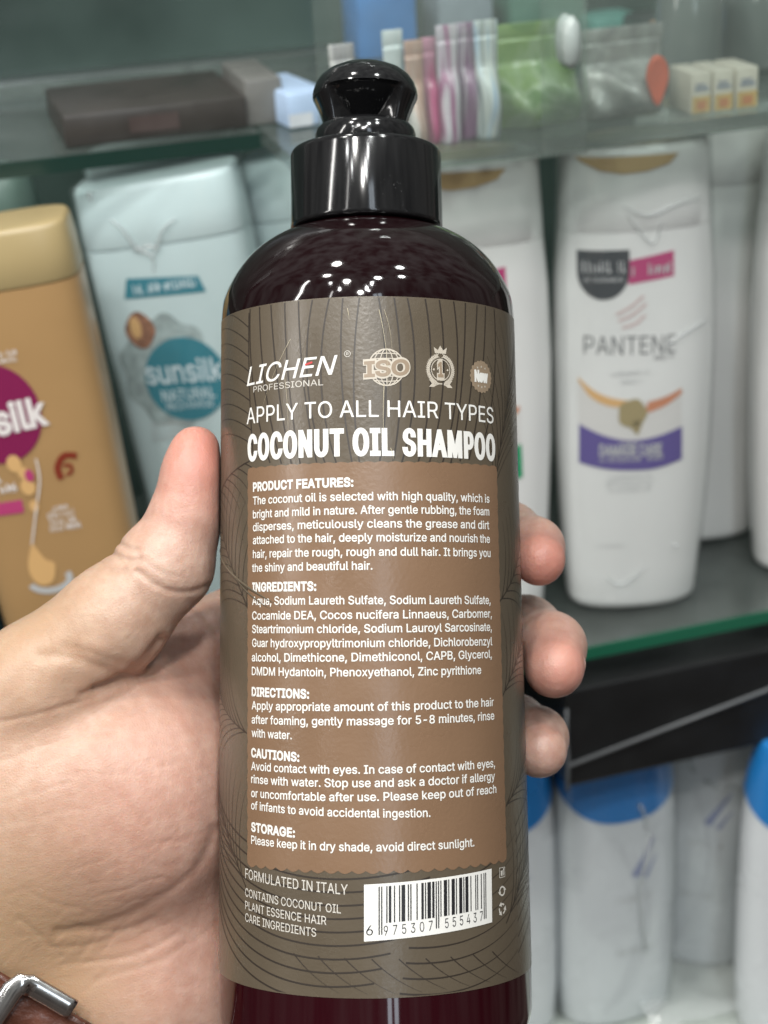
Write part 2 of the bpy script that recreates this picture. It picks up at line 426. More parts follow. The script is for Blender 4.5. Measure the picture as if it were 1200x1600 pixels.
# ------------------------------------------------------------------ label: artwork is laid out in (arc length, height) mm on the body
def surf(s, z, off):
    r = Rb(z); t = s/40.5 - PI/2
    return Vector(((r+off)*math.cos(t)*mm, (r+off)*math.sin(t)*mm, z*mm))
def C_(px, py):
    """pixel on the front of the body -> (arc length, height)"""
    o, d = loc_ray(px, py); z = 0
    for _ in range(6):
        r = Rb(z)
        a = d[0]**2+d[1]**2; b = 2*(o[0]*d[0]+o[1]*d[1]); c = o[0]**2+o[1]**2-r*r
        t = (-b-math.sqrt(max(b*b-4*a*c, 0)))/(2*a); q = o+d*t; z = q[2]
    return ((math.atan2(q[1], q[0])+PI/2)*40.5, z)
PXM = .1575                                       # mm on the front face per pixel
zt = C_(590, 463)[1]; zb = C_(585, 1560)[1]
bm = bmesh.new(); cols = []
nS = 260; s0, s1 = -122.0, 122.0
for i in range(nS+1):
    s = s0+(s1-s0)*i/nS
    cols.append([bm.verts.new(surf(s, zb+(zt-zb)*k/24, .15)) for k in range(25)])
for A, B in zip(cols, cols[1:]):
    for k in range(24): bm.faces.new((A[k], B[k], B[k+1], A[k+1]))
label = obj('label', bm, M['label'], bottle)
if label.data.polygons[0].normal.dot(label.data.vertices[0].co*Vector((1, 1, 0))) < 0: label.data.flip_normals()

# leaf veins printed on the label
art = Art()
def curve(p, q, bend, n=0):
    n = n or max(14, int(math.hypot(q[0]-p[0], q[1]-p[1])/.9))
    dx, dz = q[0]-p[0], q[1]-p[1]
    return [(p[0]+dx*t-dz*bend*4*t*(1-t), p[1]+dz*t+dx*bend*4*t*(1-t)) for t in (k/n for k in range(n+1))]
for k in range(19):                               # tall fan at the top
    x = -31+k*3.75+random.uniform(-.5, .5); lean = (x-2)*.10
    art.line(curve((x-lean*1.5+random.uniform(-1, 1), 20+abs(x)*.15), (x+lean, zt-.3), random.uniform(-.03, .03)+(.05 if x < 0 else -.05)), .42)
def feather(p, q, bend, n, length, ang, side=(1, -1), w=.38):
    mid = curve(p, q, bend, n); art.line(mid, w)
    for i in range(1, n):
        a, b = mid[i], mid[min(i+1, n)]
        th = math.atan2(b[1]-mid[i-1][1], b[0]-mid[i-1][0])
        for sd in side:
            l = length(i/n) if callable(length) else length
            e_ = (a[0]+l*math.cos(th+sd*ang), a[1]+l*math.sin(th+sd*ang))
            art.line(curve(a, e_, -.10*sd, 8), w*.85, True)
feather((-33, 26), (-35, 64), .02, 10, 26, 1.35, (1,))
feather((-72, 10), (-33, 26), .05, 11, 14, .9, (-1,))
feather((-34, -14), (-70, 22), -.05, 16, 20, .95, (1, -1))
feather((-34, -44), (-74, -20), .06, 18, 22, .8, (1, -1))
feather((-36, -82), (-80, -46), -.06, 20, 22, .75, (1, -1))
feather((36, 14), (60, 62), .05, 14, 24, .6, (1, -1))
feather((37, -12), (66, 18), -.06, 13, 20, .9, (1, -1))
feather((38, -36), (70, -14), .06, 13, 20, .8, (1, -1))
feather((37, -64), (72, -34), -.05, 15, 22, .7, (1, -1))
feather((38, -92), (76, -62), .05, 16, 22, .7, (1, -1))
for k in range(11):                               # sweeping arcs at the foot
    z = zb+3+k*3.3
    art.line(curve((-58-k*.8, z+17), (-2+k*2.0, z-3+k*.25), -.13), .44, False)
for k in range(8):
    z = zb+2+k*3.6
    art.line(curve((6+k*.8, z-1), (44, z+5+k*.6), -.08), .48, True)
for k in range(9):
    art.line(curve((-20+k*6.5, zb+10-k*.2), (-8+k*6.5, zb+1), -.05), .3, True)
for k in range(9):
    z = zb+6+k*4
    art.line(curve((44, z), (64, z+9), .06), .3, True)
# keep the veins on the label
art.v = [(x, min(max(z, zb+.3), zt-.3)) for x, z in art.v]
art.build('leaf_pattern', surf, M['leafline'], label, .20)

# scalloped brown panel
art = Art()
tl, tm, tr_ = C_(389, 731), C_(590, 722), C_(775, 733)
bl, bmid, br = C_(385, 1343), C_(590, 1362), C_(788, 1346)
ztop = (tl[1]+tm[1]+tr_[1])/3; zbot = (bl[1]+bmid[1]+br[1])/3
xl, xr = tl[0], (tr_[0]+br[0])/2+.2
pts = []
n = 44
for i in range(n*4+1):
    x = xl+(xr-xl)*i/(n*4); pts.append((x, ztop-.0+.32*abs(math.sin(PI*i/8))))
m_ = 52
for i in range(1, m_*4): pts.append((xr+.28*abs(math.sin(PI*i/8)), ztop+(zbot-ztop)*i/(m_*4)))
for i in range(n*4+1):
    x = xr+(xl-xr)*i/(n*4); pts.append((x, zbot-.75*abs(math.sin(PI*i/8))))
for i in range(1, m_*4): pts.append((xl-.28*abs(math.sin(PI*i/8)), zbot+(ztop-zbot)*i/(m_*4)))
art.poly(pts)
panel = art.build('text_panel', surf, M['panel'], label, .24, step=1.0)

def line(art, s, a, b, hpx, **kw):
    A, B = C_(*a), C_(*b); art.text(s, A[0], A[1], B[0], B[1], hpx*PXM, **kw)
BODY = [
 ("The coconut oil is selected with high quality, which is", (396.7, 788.7), (763.4, 785.7)),
 ("bright and mild in nature. After gentle rubbing, the foam", (396.7, 810), (763, 805.5)),
 ("disperses, meticulously cleans the grease and dirt", (396.7, 830), (763, 827)),
 ("attached to the hair, deeply moisturize and nourish the", (396.7, 850.3), (764, 848.4)),
 ("hair, repair the rough, rough and dull hair. It brings you", (396.7, 872), (765, 870.4)),
 ("the shiny and beautiful hair.", (395.5, 893.5), (582, 890)),
 ("Aqua, Sodium Laureth Sulfate, Sodium Laureth Sulfate,", (395.5, 945), (765, 943.8)),
 ("Cocamide DEA, Cocos nucifera Linnaeus, Carbomer,", (395.5, 968), (767, 964.7)),
 ("Steartrimonium chloride, Sodium Lauroyl Sarcosinate,", (395.5, 989), (767, 985.6)),
 ("Guar hydroxypropyltrimonium chloride, Dichlorobenzyl", (395.5, 1010.5), (767.7, 1008)),
 ("alcohol, Dimethicone, Dimethiconol, CAPB, Glycerol,", (395, 1033), (767, 1027.8)),
 ("DMDM Hydantoin, Phenoxyethanol, Zinc pyrithione", (395, 1054.5), (750.5, 1052.7)),
 ("Apply appropriate amount of this product to the hair", (394.8, 1108), (770, 1102.8)),
 ("after foaming, gently massage for 5-8 minutes, rinse", (394.8, 1130), (770.8, 1124)),
 ("with water.", (394.8, 1151), (457, 1155)),
 ("Avoid contact with eyes. In case of contact with eyes,", (394, 1202.8), (772, 1198)),
 ("rinse with water. Stop use and ask a doctor if allergy", (394, 1223), (772, 1218.4)),
 ("or uncomfortable after use. Please keep out of reach", (394, 1244.8), (774, 1238.4)),
 ("of infants to avoid accidental ingestion.", (394, 1264), (672, 1276)),
 ("Please keep it in dry shade, avoid direct sunlight.", (394, 1318), (740, 1322))]
HEADS = [("PRODUCT FEATURES:", (396.7, 767.8), (552.5, 760)), ("INGREDIENTS:", (395.5, 924), (495, 922.5)), ("DIRECTIONS:", (394.8, 1087), (484, 1091)),
         ("CAUTIONS:", (394, 1182), (468.8, 1189.6)), ("STORAGE:", (394, 1298), (462, 1308))]
for i0, i1 in ((0, 6), (6, 12), (12, 15), (15, 19), (19, 20)):
    art = Art()
    for s, a, b in BODY[i0:i1]: line(art, s, a, b, 12.8, bold=.012, res=3)
    art.build('paragraph_lettering', surf, M['white'], label, .32)
for s, a, b in HEADS:
    art = Art(); line(art, s, a, b, 13.4, bold=.036, spacing=1.04, res=3); art.build('heading_lettering', surf, M['white'], label, .32)
art = Art()
line(art, "COCONUT OIL SHAMPOO", (388, 720), (773, 719.5), 40.5, bold=.066, boldy=.024, spacing=1.17, res=5)
art.build('title_lettering', surf, M['white'], label, .24, step=1.0)
art = Art()
line(art, "APPLY TO ALL HAIR TYPES", (386.7, 663), (770, 662), 26, bold=.002, res=4)
line(art, "LICHEN", (386.7, 603.5), (528, 584.5), 30, bold=.004, shear=.28, res=4)
art.build('brand_lettering', surf, M['white'], label, .24, step=1.0)
art = Art()
line(art, "PROFESSIONAL", (397, 613.5), (505.4, 602), 9.8, bold=0, res=2)
x, z = C_(543, 553); art.ring(x, z, .75, .75, .14)
art.text("R", x-.3, z-.35, x+.3, z-.35, .7, bold=.01)
art.build('small_lettering', surf, M['grey_print'], label, .24); art = Art()
for s, a, b, h in (("FORMULATED IN ITALY", (384.4, 1371.8), (543.7, 1397.9), 15.5), ("CONTAINS COCONUT OIL", (384.4, 1400), (533, 1427), 13),
                   ("PLANT ESSENCE HAIR", (384.4, 1420), (510.4, 1445), 13), ("CARE INGREDIENTS", (384.4, 1439), (494.6, 1463.6), 13)):
    line(art, s, a, b, h, bold=.004, res=3)
art.build('small_lettering', surf, M['grey_print'], label, .24)
art = Art(); x, z = C_(483, 568); art.line([(x-1.0, z-.3), (x+1.0, z+.25)], .5)
art.build('red_accent', surf, M['red_print'], label, .27)

# emblems: globe with ISO, laurel with 1, scalloped seal with New
art = Art(); x, z = C_(604, 574); r = 29*PXM
art.ring(x, z, r, r, .3)
for kx in (.38, .75): art.ring(x, z, r*kx, r, .24)
art.line([(x, z-r), (x, z+r)], .24)
for kz in (-.72, -.45, .45, .72):
    h = r*math.sqrt(1-kz*kz); art.line(curve((x-h, z+r*kz), (x+h, z+r*kz), .05*kz), .24)
art.build('globe_emblem', surf, M['cream'], label, .24)
art = Art(); art.quad(x-r*1.05, z-1.75, x+r*1.08, z+1.75); art.build('globe_band', surf, M['label'], label, .265, step=1.0)
art = Art(); line(art, "ISO", (567.5, 590), (641, 586), 25, bold=.075, res=4); art.build('iso_outline', surf, M['cream'], label, .30, step=1.0)
art = Art(); line(art, "ISO", (569.0, 589), (639.5, 585), 23, bold=.030, res=4); art.build('iso_lettering', surf, M['tan'], label, .34, step=1.0)
art = Art(); x, z = C_(688, 578); r = 23*PXM
for k in range(20):
    t = PI*1.5+(.32+k*.132)
    for sd in (1, -1):
        tt = t if sd == 1 else PI*3-t
        px_, pz_ = x+r*math.cos(tt), z+r*math.sin(tt)
        for dd in (-.55, .75):
            th = tt+sd*PI/2+dd*sd; l = .95
            art.line([(px_, pz_), (px_+l*math.cos(th), pz_+l*math.sin(th))], .42, True)
art.ring(x, z, r*.74, r*.74, .22)
art.poly([(x-1.6, z+r+.5), (x-1.9, z+r+2.1), (x-.8, z+r+1.3), (x, z+r+2.5), (x+.8, z+r+1.3), (x+1.9, z+r+2.1), (x+1.6, z+r+.5)])
art.poly([(x-3.4, z-r*1.22), (x-2.6, z-r*.98), (x-3.4, z-r*.72), (x+3.4, z-r*.72), (x+2.6, z-r*.98), (x+3.4, z-r*1.22)])
art.text("1", x-1.15, z-2.0, x+1.05, z-2.0, 4.1, bold=.09)
art.disc(x-2.0, z, .26); art.disc(x+2.0, z, .26)
art.build('laurel_emblem', surf, M['cream'], label, .24)
art = Art(); art.text("1", x-.85, z-1.7, x+.78, z-1.7, 3.5, bold=.03); art.build('laurel_numeral', surf, M['tan'], label, .28)
art = Art(); x, z = C_(751, 589); r = 26*PXM
art.disc(x, z, r*1.02, r, 120, 20, .045); art.build('seal', surf, M['tan'], label, .24, step=1.0)
art = Art(); art.text("New", x-2.7, z-1.15, x+2.7, z-1.15, 2.5, bold=.07)
art.build('seal_lettering', surf, M['white'], label, .30)
art = Art()
for dx, dz in ((-1.5, 2.25), (0, 2.55), (1.5, 2.25), (-1.3, -2.4), (0, -2.65), (1.3, -2.4)):
    art.poly([(x+dx+rr*math.sin(k*PI/5), z+dz+rr*math.cos(k*PI/5)) for k, rr in ((k, .42 if k % 2 == 0 else .18) for k in range(10))])
art.build('seal_stars', surf, M['cream'], label, .30)

# bar code 6 975307 555437
L_ = "0001101 0011001 0010011 0111101 0100011 0110001 0101111 0111011 0110111 0001011".split()
G_ = ["".join('1' if c == '0' else '0' for c in s)[::-1] for s in L_]; Rr_ = ["".join('1' if c == '0' else '0' for c in s) for s in L_]
code = "6975307555437"; par = ("LLLLLL LLGLGG LLGGLG LLGGGL LGLLGG LGGLLG LGGGLL LGLGLG LGLGGL LGGLGL").split()[6]
bits = "101" + "".join((L_ if par[i] == 'L' else G_)[int(code[1+i])] for i in range(6)) + "01010" + "".join(Rr_[int(code[7+i])] for i in range(6)) + "101"
q = [C_(568.9, 1382), C_(766.9, 1357), C_(767.8, 1440.6), C_(568.9, 1471)]
def bc(u, v):                                     # unit square of the white patch -> label
    t = (q[0][0]+(q[1][0]-q[0][0])*u, q[0][1]+(q[1][1]-q[0][1])*u); b = (q[3][0]+(q[2][0]-q[3][0])*u, q[3][1]+(q[2][1]-q[3][1])*u)
    return (t[0]+(b[0]-t[0])*v, t[1]+(b[1]-t[1])*v)
art = Art(); art.poly([bc(0, 0), bc(1, 0), bc(1, 1), bc(0, 1)]); barcode = art.build('barcode_patch', surf, M['white'], label, .26, step=1.0)
art = Art(); u0, du = .100, .84/95
i = 0
while i < 95:
    if bits[i] == '1':
        j = i
        while j < 95 and bits[j] == '1': j += 1
        guard = i < 3 or i >= 92 or 45 <= i < 50
        v1 = .90 if guard else .70
        art.poly([bc(u0+i*du, .05), bc(u0+j*du, .05), bc(u0+j*du, v1), bc(u0+i*du, v1)]); i = j
    else: i += 1
def digits(s, ua, ub, v):
    a, b = bc(ua, v), bc(ub, v); art.text(s, a[0], a[1], b[0], b[1], 2.35, spacing=1.5, bold=0)
digits("6", .015, .062, .895); digits("975307", .136, .484, .92); digits("555437", .578, .905, .92)
art.build('barcode_bars', surf, M['black_print'], label, .30)

# three small marks beside the bar code: bin, recycling ring, recycling triangle
art = Art(); x, z = C_(783.5, 1363)
s = 1.15
art.line([(x-s, z-1.2), (x+s, z-1.2), (x+s, z+1.2), (x-s, z+1.2), (x-s, z-1.2)], .2)
art.poly([(x-.6, z-.8), (x+.1, z-.8), (x+.2, z+.5), (x-.7, z+.5)]); art.disc(x+.6, z+.75, .25); art.line([(x+.6, z+.5), (x+.6, z-.8)], .3)
x, z = C_(783.5, 1392)
art.ring(x, z, 1.05, 1.05, .42, .5, 3.3); art.ring(x, z, 1.05, 1.05, .42, 3.7, 6.4)
art.poly([(x-1.7, z-.1), (x-.5, z-.1), (x-1.1, z-.9)]); art.poly([(x+1.7, z+.1), (x+.5, z+.1), (x+1.1, z+.9)])
x, z = C_(783.5, 1420)
for k in range(3):
    t = PI/2+k*2*PI/3; p_ = [(x+1.25*math.cos(t+d_), z+1.25*math.sin(t+d_)) for d_ in (-.75, -.05, .5)]
    art.line(p_, .45); c_ = p_[-1]; th = math.atan2(p_[2][1]-p_[1][1], p_[2][0]-p_[1][0])
    art.poly([(c_[0]+.75*math.cos(th+d_), c_[1]+.75*math.sin(th+d_)) for d_ in (0, 2*PI/3, 4*PI/3)])
art.build('recycling_marks', surf, M['grey_print'], label, .24)

# fine scratches and a creased ripple in the label's clear film
art = Art()
for a, b, bend in (((592, 484), (606, 600), .03), ((600, 600), (602, 715), -.02), ((455, 530), (405, 660), -.03),
                   ((543, 482), (546, 500), .02), ((446, 590), (450, 715), .03), ((610, 700), (615, 722), .05), ((600, 484), (612, 560), .05)):
    A, B = C_(*a), C_(*b); art.line(curve(A, B, bend, 18), .10 if random.random() < .6 else .16, True)
art.build('scratch_marks', surf, M['scratch'], label, .36)
bm = bmesh.new()
for a, mid, b, w_ in (((345, 858), (372, 905), (440, 948), .9), ((352, 866), (380, 925), (430, 955), .6)):
    A, Bm, B = C_(*a), C_(*mid), C_(*b)
    pts = []
    for k in range(15):
        t = k/14; pts.append(tuple((1-t)**2*A[j]+2*t*(1-t)*Bm[j]+t*t*B[j] for j in (0, 1)))
    tube(bm, [surf(p[0], p[1], .25) for p in pts], [w_*mm*math.sin(PI*min(max(k/14, .03), .97))*.45 for k in range(15)], 8)
obj('film_ripple', bm, M['label'], label)
# ================================================================== the hand
def surface_nets(F, org, h):
    neg = F < 0
    nx, ny, nz = F.shape
    acc = np.zeros((nx-1, ny-1, nz-1, 3), np.float32); cnt = np.zeros((nx-1, ny-1, nz-1), np.float32)
    corner = [(i, j, k) for i in (0, 1) for j in (0, 1) for k in (0, 1)]
    sub = lambda A, c: A[c[0]:nx-1+c[0], c[1]:ny-1+c[1], c[2]:nz-1+c[2]]
    for c in corner:
        for ax in range(3):
            if c[ax] == 0:
                d = list(c); d[ax] = 1
                a, b = sub(F, c), sub(F, d); m = (a < 0) != (b < 0)
                t = np.where(m, a/np.where(m, a-b, 1), 0)
                for q in range(3): acc[..., q] += m*(c[q] + (t if q == ax else 0))
                cnt += m
    act = cnt > 0; idx = -np.ones(cnt.shape, np.int64); idx[act] = np.arange(act.sum())
    ii = np.argwhere(act); V = (ii + acc[act]/cnt[act][:, None])*h + org
    faces = []
    for ax in range(3):
        o = [1, 1, 1]; o[ax] = 0
        sl0 = [slice(1, n-1) for n in F.shape]; sl0[ax] = slice(0, F.shape[ax]-1)
        sl1 = list(sl0); sl1[ax] = slice(1, F.shape[ax])
        a, b = neg[tuple(sl0)], neg[tuple(sl1)]
        e = np.argwhere(a != b); e += np.array([0 if k == ax else 1 for k in range(3)])
        u, v = (ax+1) % 3, (ax+2) % 3
        def cell(du, dv):
            g = e.copy(); g[:, u] -= du; g[:, v] -= dv; return idx[g[:, 0], g[:, 1], g[:, 2]]
        q = np.stack([cell(1, 1), cell(0, 1), cell(0, 0), cell(1, 0)], 1)
        fl = neg[tuple((e).T)]; q[~fl] = q[~fl][:, ::-1]
        faces.append(q)
    return V, np.concatenate(faces)

def cone(X, a, b, ra, rb):
    a, b = np.array(a, np.float32), np.array(b, np.float32); d = b-a
    t = np.clip(((X-a) @ d)/(d @ d), 0, 1)
    return np.sqrt(((X - a - t[..., None]*d)**2).sum(-1)) - (ra+(rb-ra)*t)
def ellip(X, c, r, axes=None):
    Y = X-np.array(c, np.float32)
    if axes is not None: Y = Y @ np.array(axes, np.float32).T
    r = np.array(r, np.float32); k0 = np.sqrt(((Y/r)**2).sum(-1)); k1 = np.sqrt(((Y/r**2)**2).sum(-1))
    return k0*(k0-1)/np.maximum(k1, 1e-6)
def smin(a, b, k):
    h = np.maximum(k-np.abs(a-b), 0)/k; return np.minimum(a, b) - h*h*k*.25

WR = P(95, 1630, 36)                              # wrist centre
AX = np.array((-.56, .10, -.82)); AX /= np.linalg.norm(AX)          # along the forearm, away from the hand
BX = np.array((.82, 0, -.56)); BX -= AX*(BX@AX); BX /= np.linalg.norm(BX)
CX = np.cross(AX, BX); CX = CX if CX[1] < 0 else -CX                # towards the camera
def hand_sdf(X):
    D = None
    def add(d, k):
        nonlocal D; D = d if D is None else smin(D, d, k)
    # palm slab behind the bottle
    HI, HM, HR, HP = (4, 57, 6), (8, 59, -15), (6, 59, -37), (0, 57, -57)
    for hd, r in ((HI, 12.5), (HM, 12.5), (HR, 12), (HP, 11)):
        add(cone(X, WR+np.array((8, 4, 10)), hd, 20, r), 12)
    # forearm and wrist, flattened
    add(ellip(X, WR-AX*4, (31, 23, 30), (BX, CX, AX)), 8)
    Y = X-WR; al = Y@AX
    fore = np.sqrt((Y@BX)**2 + ((Y@CX)*1.33)**2) - (29.5+np.clip(al, 0, 140)*.09)
    add(np.maximum(fore, np.maximum(-al-2, al-135)), 14)
    # thenar pad (the big soft mass under the thumb), heel and outer edge of the palm
    add(ellip(X, P(120, 1230, 19), (47, 29, 35)), 14)
    add(ellip(X, P(225, 1245, 24), (29, 25, 35)), 14)
    add(ellip(X, P(15, 1330, 24), (36, 26, 42)), 16)
    add(ellip(X, P(285, 1515, 42), (30, 27, 38)), 14)
    add(ellip(X, P(180, 1515, 38), (32, 25, 26)), 14)
    # web between thumb and first finger
    add(cone(X, P(70, 1130, 22), (2, 56, 4), 14, 11), 12)
    # thumb
    T = None
    pts = [(P(-70, 1190, 16), 21), (P(60, 1070, 7), 17.2), (P(178, 968, 2), 14.4), (P(262, 884, 0), 11.9), (P(292, 806, -.5), 9.6), (P(303, 740, -1), 8.1), (P(306, 704, -1), 6.7)]
    for (a, ra), (b, rb) in zip(pts, pts[1:]):
        d = cone(X, a, b, ra, rb); T = d if T is None else smin(T, d, 4)
    T = smin(T, ellip(X, P(300, 760, -3.0), (7.0, 7.2, 14)), 3)      # pad of the thumb
    T = smin(T, ellip(X, P(236, 868, -1), (8, 8.5, 8)), 4)           # joint bulge
    add(T, 5)
    # fingers come round from behind
    for ch, k in (((((4, 57, 6), 12), ((27, 53, 12), 10.2), ((40, 37, 9), 9.4), ((46.2, 22, 4.5), 8.3), ((46.6, 11, .8), 7.4)), 3),
                  ((((8, 59, -15), 12), ((32, 54, -18), 10.4), ((45, 38, -19), 9.8), ((50.6, 20, -23.5), 9.3), ((49.8, 6, -29), 8.3)), 3),
                  ((((6, 59, -37), 11.5), ((30, 53, -44), 9.9), ((41, 39, -47), 9.2), ((46.4, 26, -49.5), 8.6), ((46.2, 15.5, -52), 7.8)), 3),
                  ((((0, 57, -57), 10), ((20, 54, -64), 8.6), ((32, 45, -68), 8), ((37, 36, -70), 7.4)), 3)):
        Fd = None
        for (a, ra), (b, rb) in zip(ch, ch[1:]):
            d = cone(X, a, b, ra, rb); Fd = d if Fd is None else smin(Fd, d, k)
        add(Fd, 3.5)
    # flesh stops at the bottle it presses on
    rad = np.sqrt(X[..., 0]**2+X[..., 1]**2); bot = np.maximum(rad-(40.35+(31-X[..., 2])*.0102), np.maximum(-129-X[..., 2], X[..., 2]-70))
    return -smin(-D, bot, 1.2)

h = 1.3
org = np.array((-150., -26., -205.)); top = np.array((64., 86., 44.))
gs = [np.arange(org[i], top[i], h, dtype=np.float32) for i in range(3)]
Fv = np.empty((len(gs[0]), len(gs[1]), len(gs[2])), np.float32)
for i0 in range(0, len(gs[0]), 24):
    Xg = np.stack(np.meshgrid(gs[0][i0:i0+24], gs[1], gs[2], indexing='ij'), -1)
    Fv[i0:i0+24] = hand_sdf(Xg)
for s_ in (np.s_[0], np.s_[-1]): Fv[s_] = np.maximum(Fv[s_], .01); Fv[:, s_] = np.maximum(Fv[:, s_], .01); Fv[:, :, s_] = np.maximum(Fv[:, :, s_], .01)
V, Fc = surface_nets(Fv, org, h)
me = bpy.data.meshes.new('raw'); me.from_pydata(V.tolist(), [], Fc.tolist()); me.update()
tmp = bpy.data.objects.new('raw', me); COL.objects.link(tmp)
md = tmp.modifiers.new('s', 'SUBSURF'); md.levels = 1; md.render_levels = 1
me2 = bpy.data.meshes.new_from_object(tmp.evaluated_get(bpy.context.evaluated_depsgraph_get()))
bpy.data.objects.remove(tmp); bpy.data.meshes.remove(me)
nv = len(me2.vertices)
co = np.empty(nv*3, np.float32); me2.vertices.foreach_get('co', co); co = co.reshape(-1, 3).astype(np.float64)
no = np.empty(nv*3, np.float32); me2.vertex_normals.foreach_get('vector', no); no = no.reshape(-1, 3)
ux, uy = to_px(co)
front = np.clip(-no[:, 1]*2+.5, 0, 1)
disp = np.zeros(nv)
def seg_dist(pl):
    d = np.full(nv, 1e9)
    for (x0, y0), (x1, y1) in zip(pl, pl[1:]):
        dx, dy = x1-x0, y1-y0; t = np.clip(((ux-x0)*dx+(uy-y0)*dy)/(dx*dx+dy*dy), 0, 1)
        d = np.minimum(d, np.hypot(ux-x0-t*dx, uy-y0-t*dy))
    return d
def crv(pl, n=6):
    o = []
    for i in range(len(pl)-1):
        p0, p1, p2, p3 = pl[max(i-1, 0)], pl[i], pl[i+1], pl[min(i+2, len(pl)-1)]
        for k in range(n):
            t = k/n; o.append(tuple(.5*(2*p1[j]+(-p0[j]+p2[j])*t+(2*p0[j]-5*p1[j]+4*p2[j]-p3[j])*t*t+(-p0[j]+3*p1[j]-3*p2[j]+p3[j])*t**3) for j in (0, 1)))
    return o+[pl[-1]]
#  (points in photo pixels, depth mm, width px)
CREASE = [
 ([(214, 892), (240, 912), (268, 924), (300, 925), (330, 914)], .55, 5),
 ([(228, 878), (250, 893), (276, 900)], .22, 4),
 ([(170, 858), (184, 870), (204, 876), (218, 874)], .7, 6), ([(184, 846), (198, 856), (214, 860)], .6, 5), ([(160, 884), (176, 892), (196, 892)], .35, 5),
 ([(150, 1078), (186, 1064), (214, 1044), (236, 1022), (252, 1000)], 1.5, 8),
 ([(128, 1086), (165, 1072), (198, 1060), (224, 1058), (246, 1050)], .9, 6),
 ([(60, 1024), (110, 1026), (150, 1038), (185, 1054)], .55, 9), ([(100, 1010), (140, 1018), (176, 1032), (205, 1040)], .35, 7),
 ([(0, 1128), (50, 1118), (100, 1104), (150, 1088), (176, 1076)], .30, 4), ([(0, 1190), (60, 1168), (120, 1152), (185, 1142)], .20, 3.5),
 ([(0, 1256), (50, 1240), (110, 1222)], .18, 3.5), ([(20, 1290), (90, 1268), (130, 1262)], .12, 3), ([(110, 1150), (150, 1130), (190, 1118)], .12, 3),
 ([(336, 1296), (326, 1326), (308, 1356), (276, 1386), (238, 1410), (190, 1434), (140, 1450), (90, 1456)], .8, 8),
 ([(120, 1450), (170, 1456), (212, 1448), (240, 1434)], .35, 5), ([(30, 1436), (64, 1464), (96, 1496)], .35, 5),
 ([(100, 1508), (150, 1502), (200, 1494), (240, 1480), (275, 1460)], .40, 4.5), ([(80, 1480), (130, 1478), (170, 1466), (200, 1450)], .25, 4),
 ([(150, 1532), (200, 1516), (250, 1500), (290, 1474)], .25, 4.5), ([(120, 1500), (140, 1476), (158, 1452)], .18, 3.5), ([(330, 1450), (290, 1480), (250, 1505)], .18, 4),
 ([(296, 940), (318, 958), (336, 986)], .30, 6), ([(262, 1030), (290, 1014), (318, 1016), (338, 1034)], .30, 8),
 ([(40, 1390), (80, 1410), (120, 1418)], .15, 4), ([(200, 1330), (240, 1350), (280, 1352)], .08, 6)]
for pl, dep, wd in CREASE:
    d = seg_dist(crv(pl)); dep *= .55 if min(q[1] for q in pl) > 1100 else .8; wd *= 1.0; disp += (-dep*np.exp(-(d/wd)**2) + dep*.10*np.exp(-((d-wd*2.2)/(wd*1.3))**2))*front
rs = np.random.RandomState(3)                     # faint net of skin lines
for k in range(110):
    x, y = rs.uniform(0, 330), rs.uniform(1090, 1560); a = rs.normal(-.35, .35); l = rs.uniform(25, 80)
    d = seg_dist(crv([(x, y), (x+l*.5*math.cos(a), y+l*.5*math.sin(a)+rs.normal(0, 4)), (x+l*math.cos(a), y+l*math.sin(a))]))
    disp -= rs.uniform(.02, .085)*np.exp(-(d/2.6)**2)*front
for k in range(16):                               # cross lines on the thumb
    x = 60+k*9; y = 985-k*7+rs.normal(0, 6); l = rs.uniform(30, 60)
    d = seg_dist(crv([(x, y-20), (x+14, y-20+l*.4), (x+22, y-20+l)])); disp -= .07*np.exp(-(d/2.8)**2)*front
# soft lumps under the skin
for cx, cy, r, a_ in ((120, 1330, 46, .5), (210, 1370, 40, .4), (60, 1240, 60, .5), (250, 1230, 50, .5), (150, 1180, 40, .4), (300, 1560, 50, .4), (150, 1020, 26, .7), (90, 1046, 22, .5), (226, 1086, 26, .5)):
    disp += a_*np.exp(-((ux-cx)**2+(uy-cy)**2)/r**2)*front
co2 = co + no*disp[:, None]
# colour of the skin itself: pinker finger ends and creased folds
def near(p, r): return np.exp(-((co-np.array(p))**2).sum(1)/r**2)
red = .9*near(P(318, 700, -6), 13) + .35*near(P(300, 790, -4), 15) + 1.0*near((48, 8, 0), 13) + .9*near((52, 4, -30), 13) + .25*near((48, 12, -53), 12) + .35*near(P(230, 1250, 0), 30) + .3*near(P(290, 1050, 20), 22) + .3*near(P(300, 1520, 10), 26)
yel = .8*near(P(60, 980, 0), 34) + .6*near(P(20, 1400, 0), 36) + .8*near(P(60, 1560, 5), 30)
me2.vertices.foreach_set('co', (co2*mm).astype(np.float32).ravel())
for nm, arr in (('redness', red), ('sallow', yel)):
    at = me2.attributes.new(nm, 'FLOAT', 'POINT'); at.data.foreach_set('value', np.clip(arr, 0, 1).astype(np.float32))
me2.update()

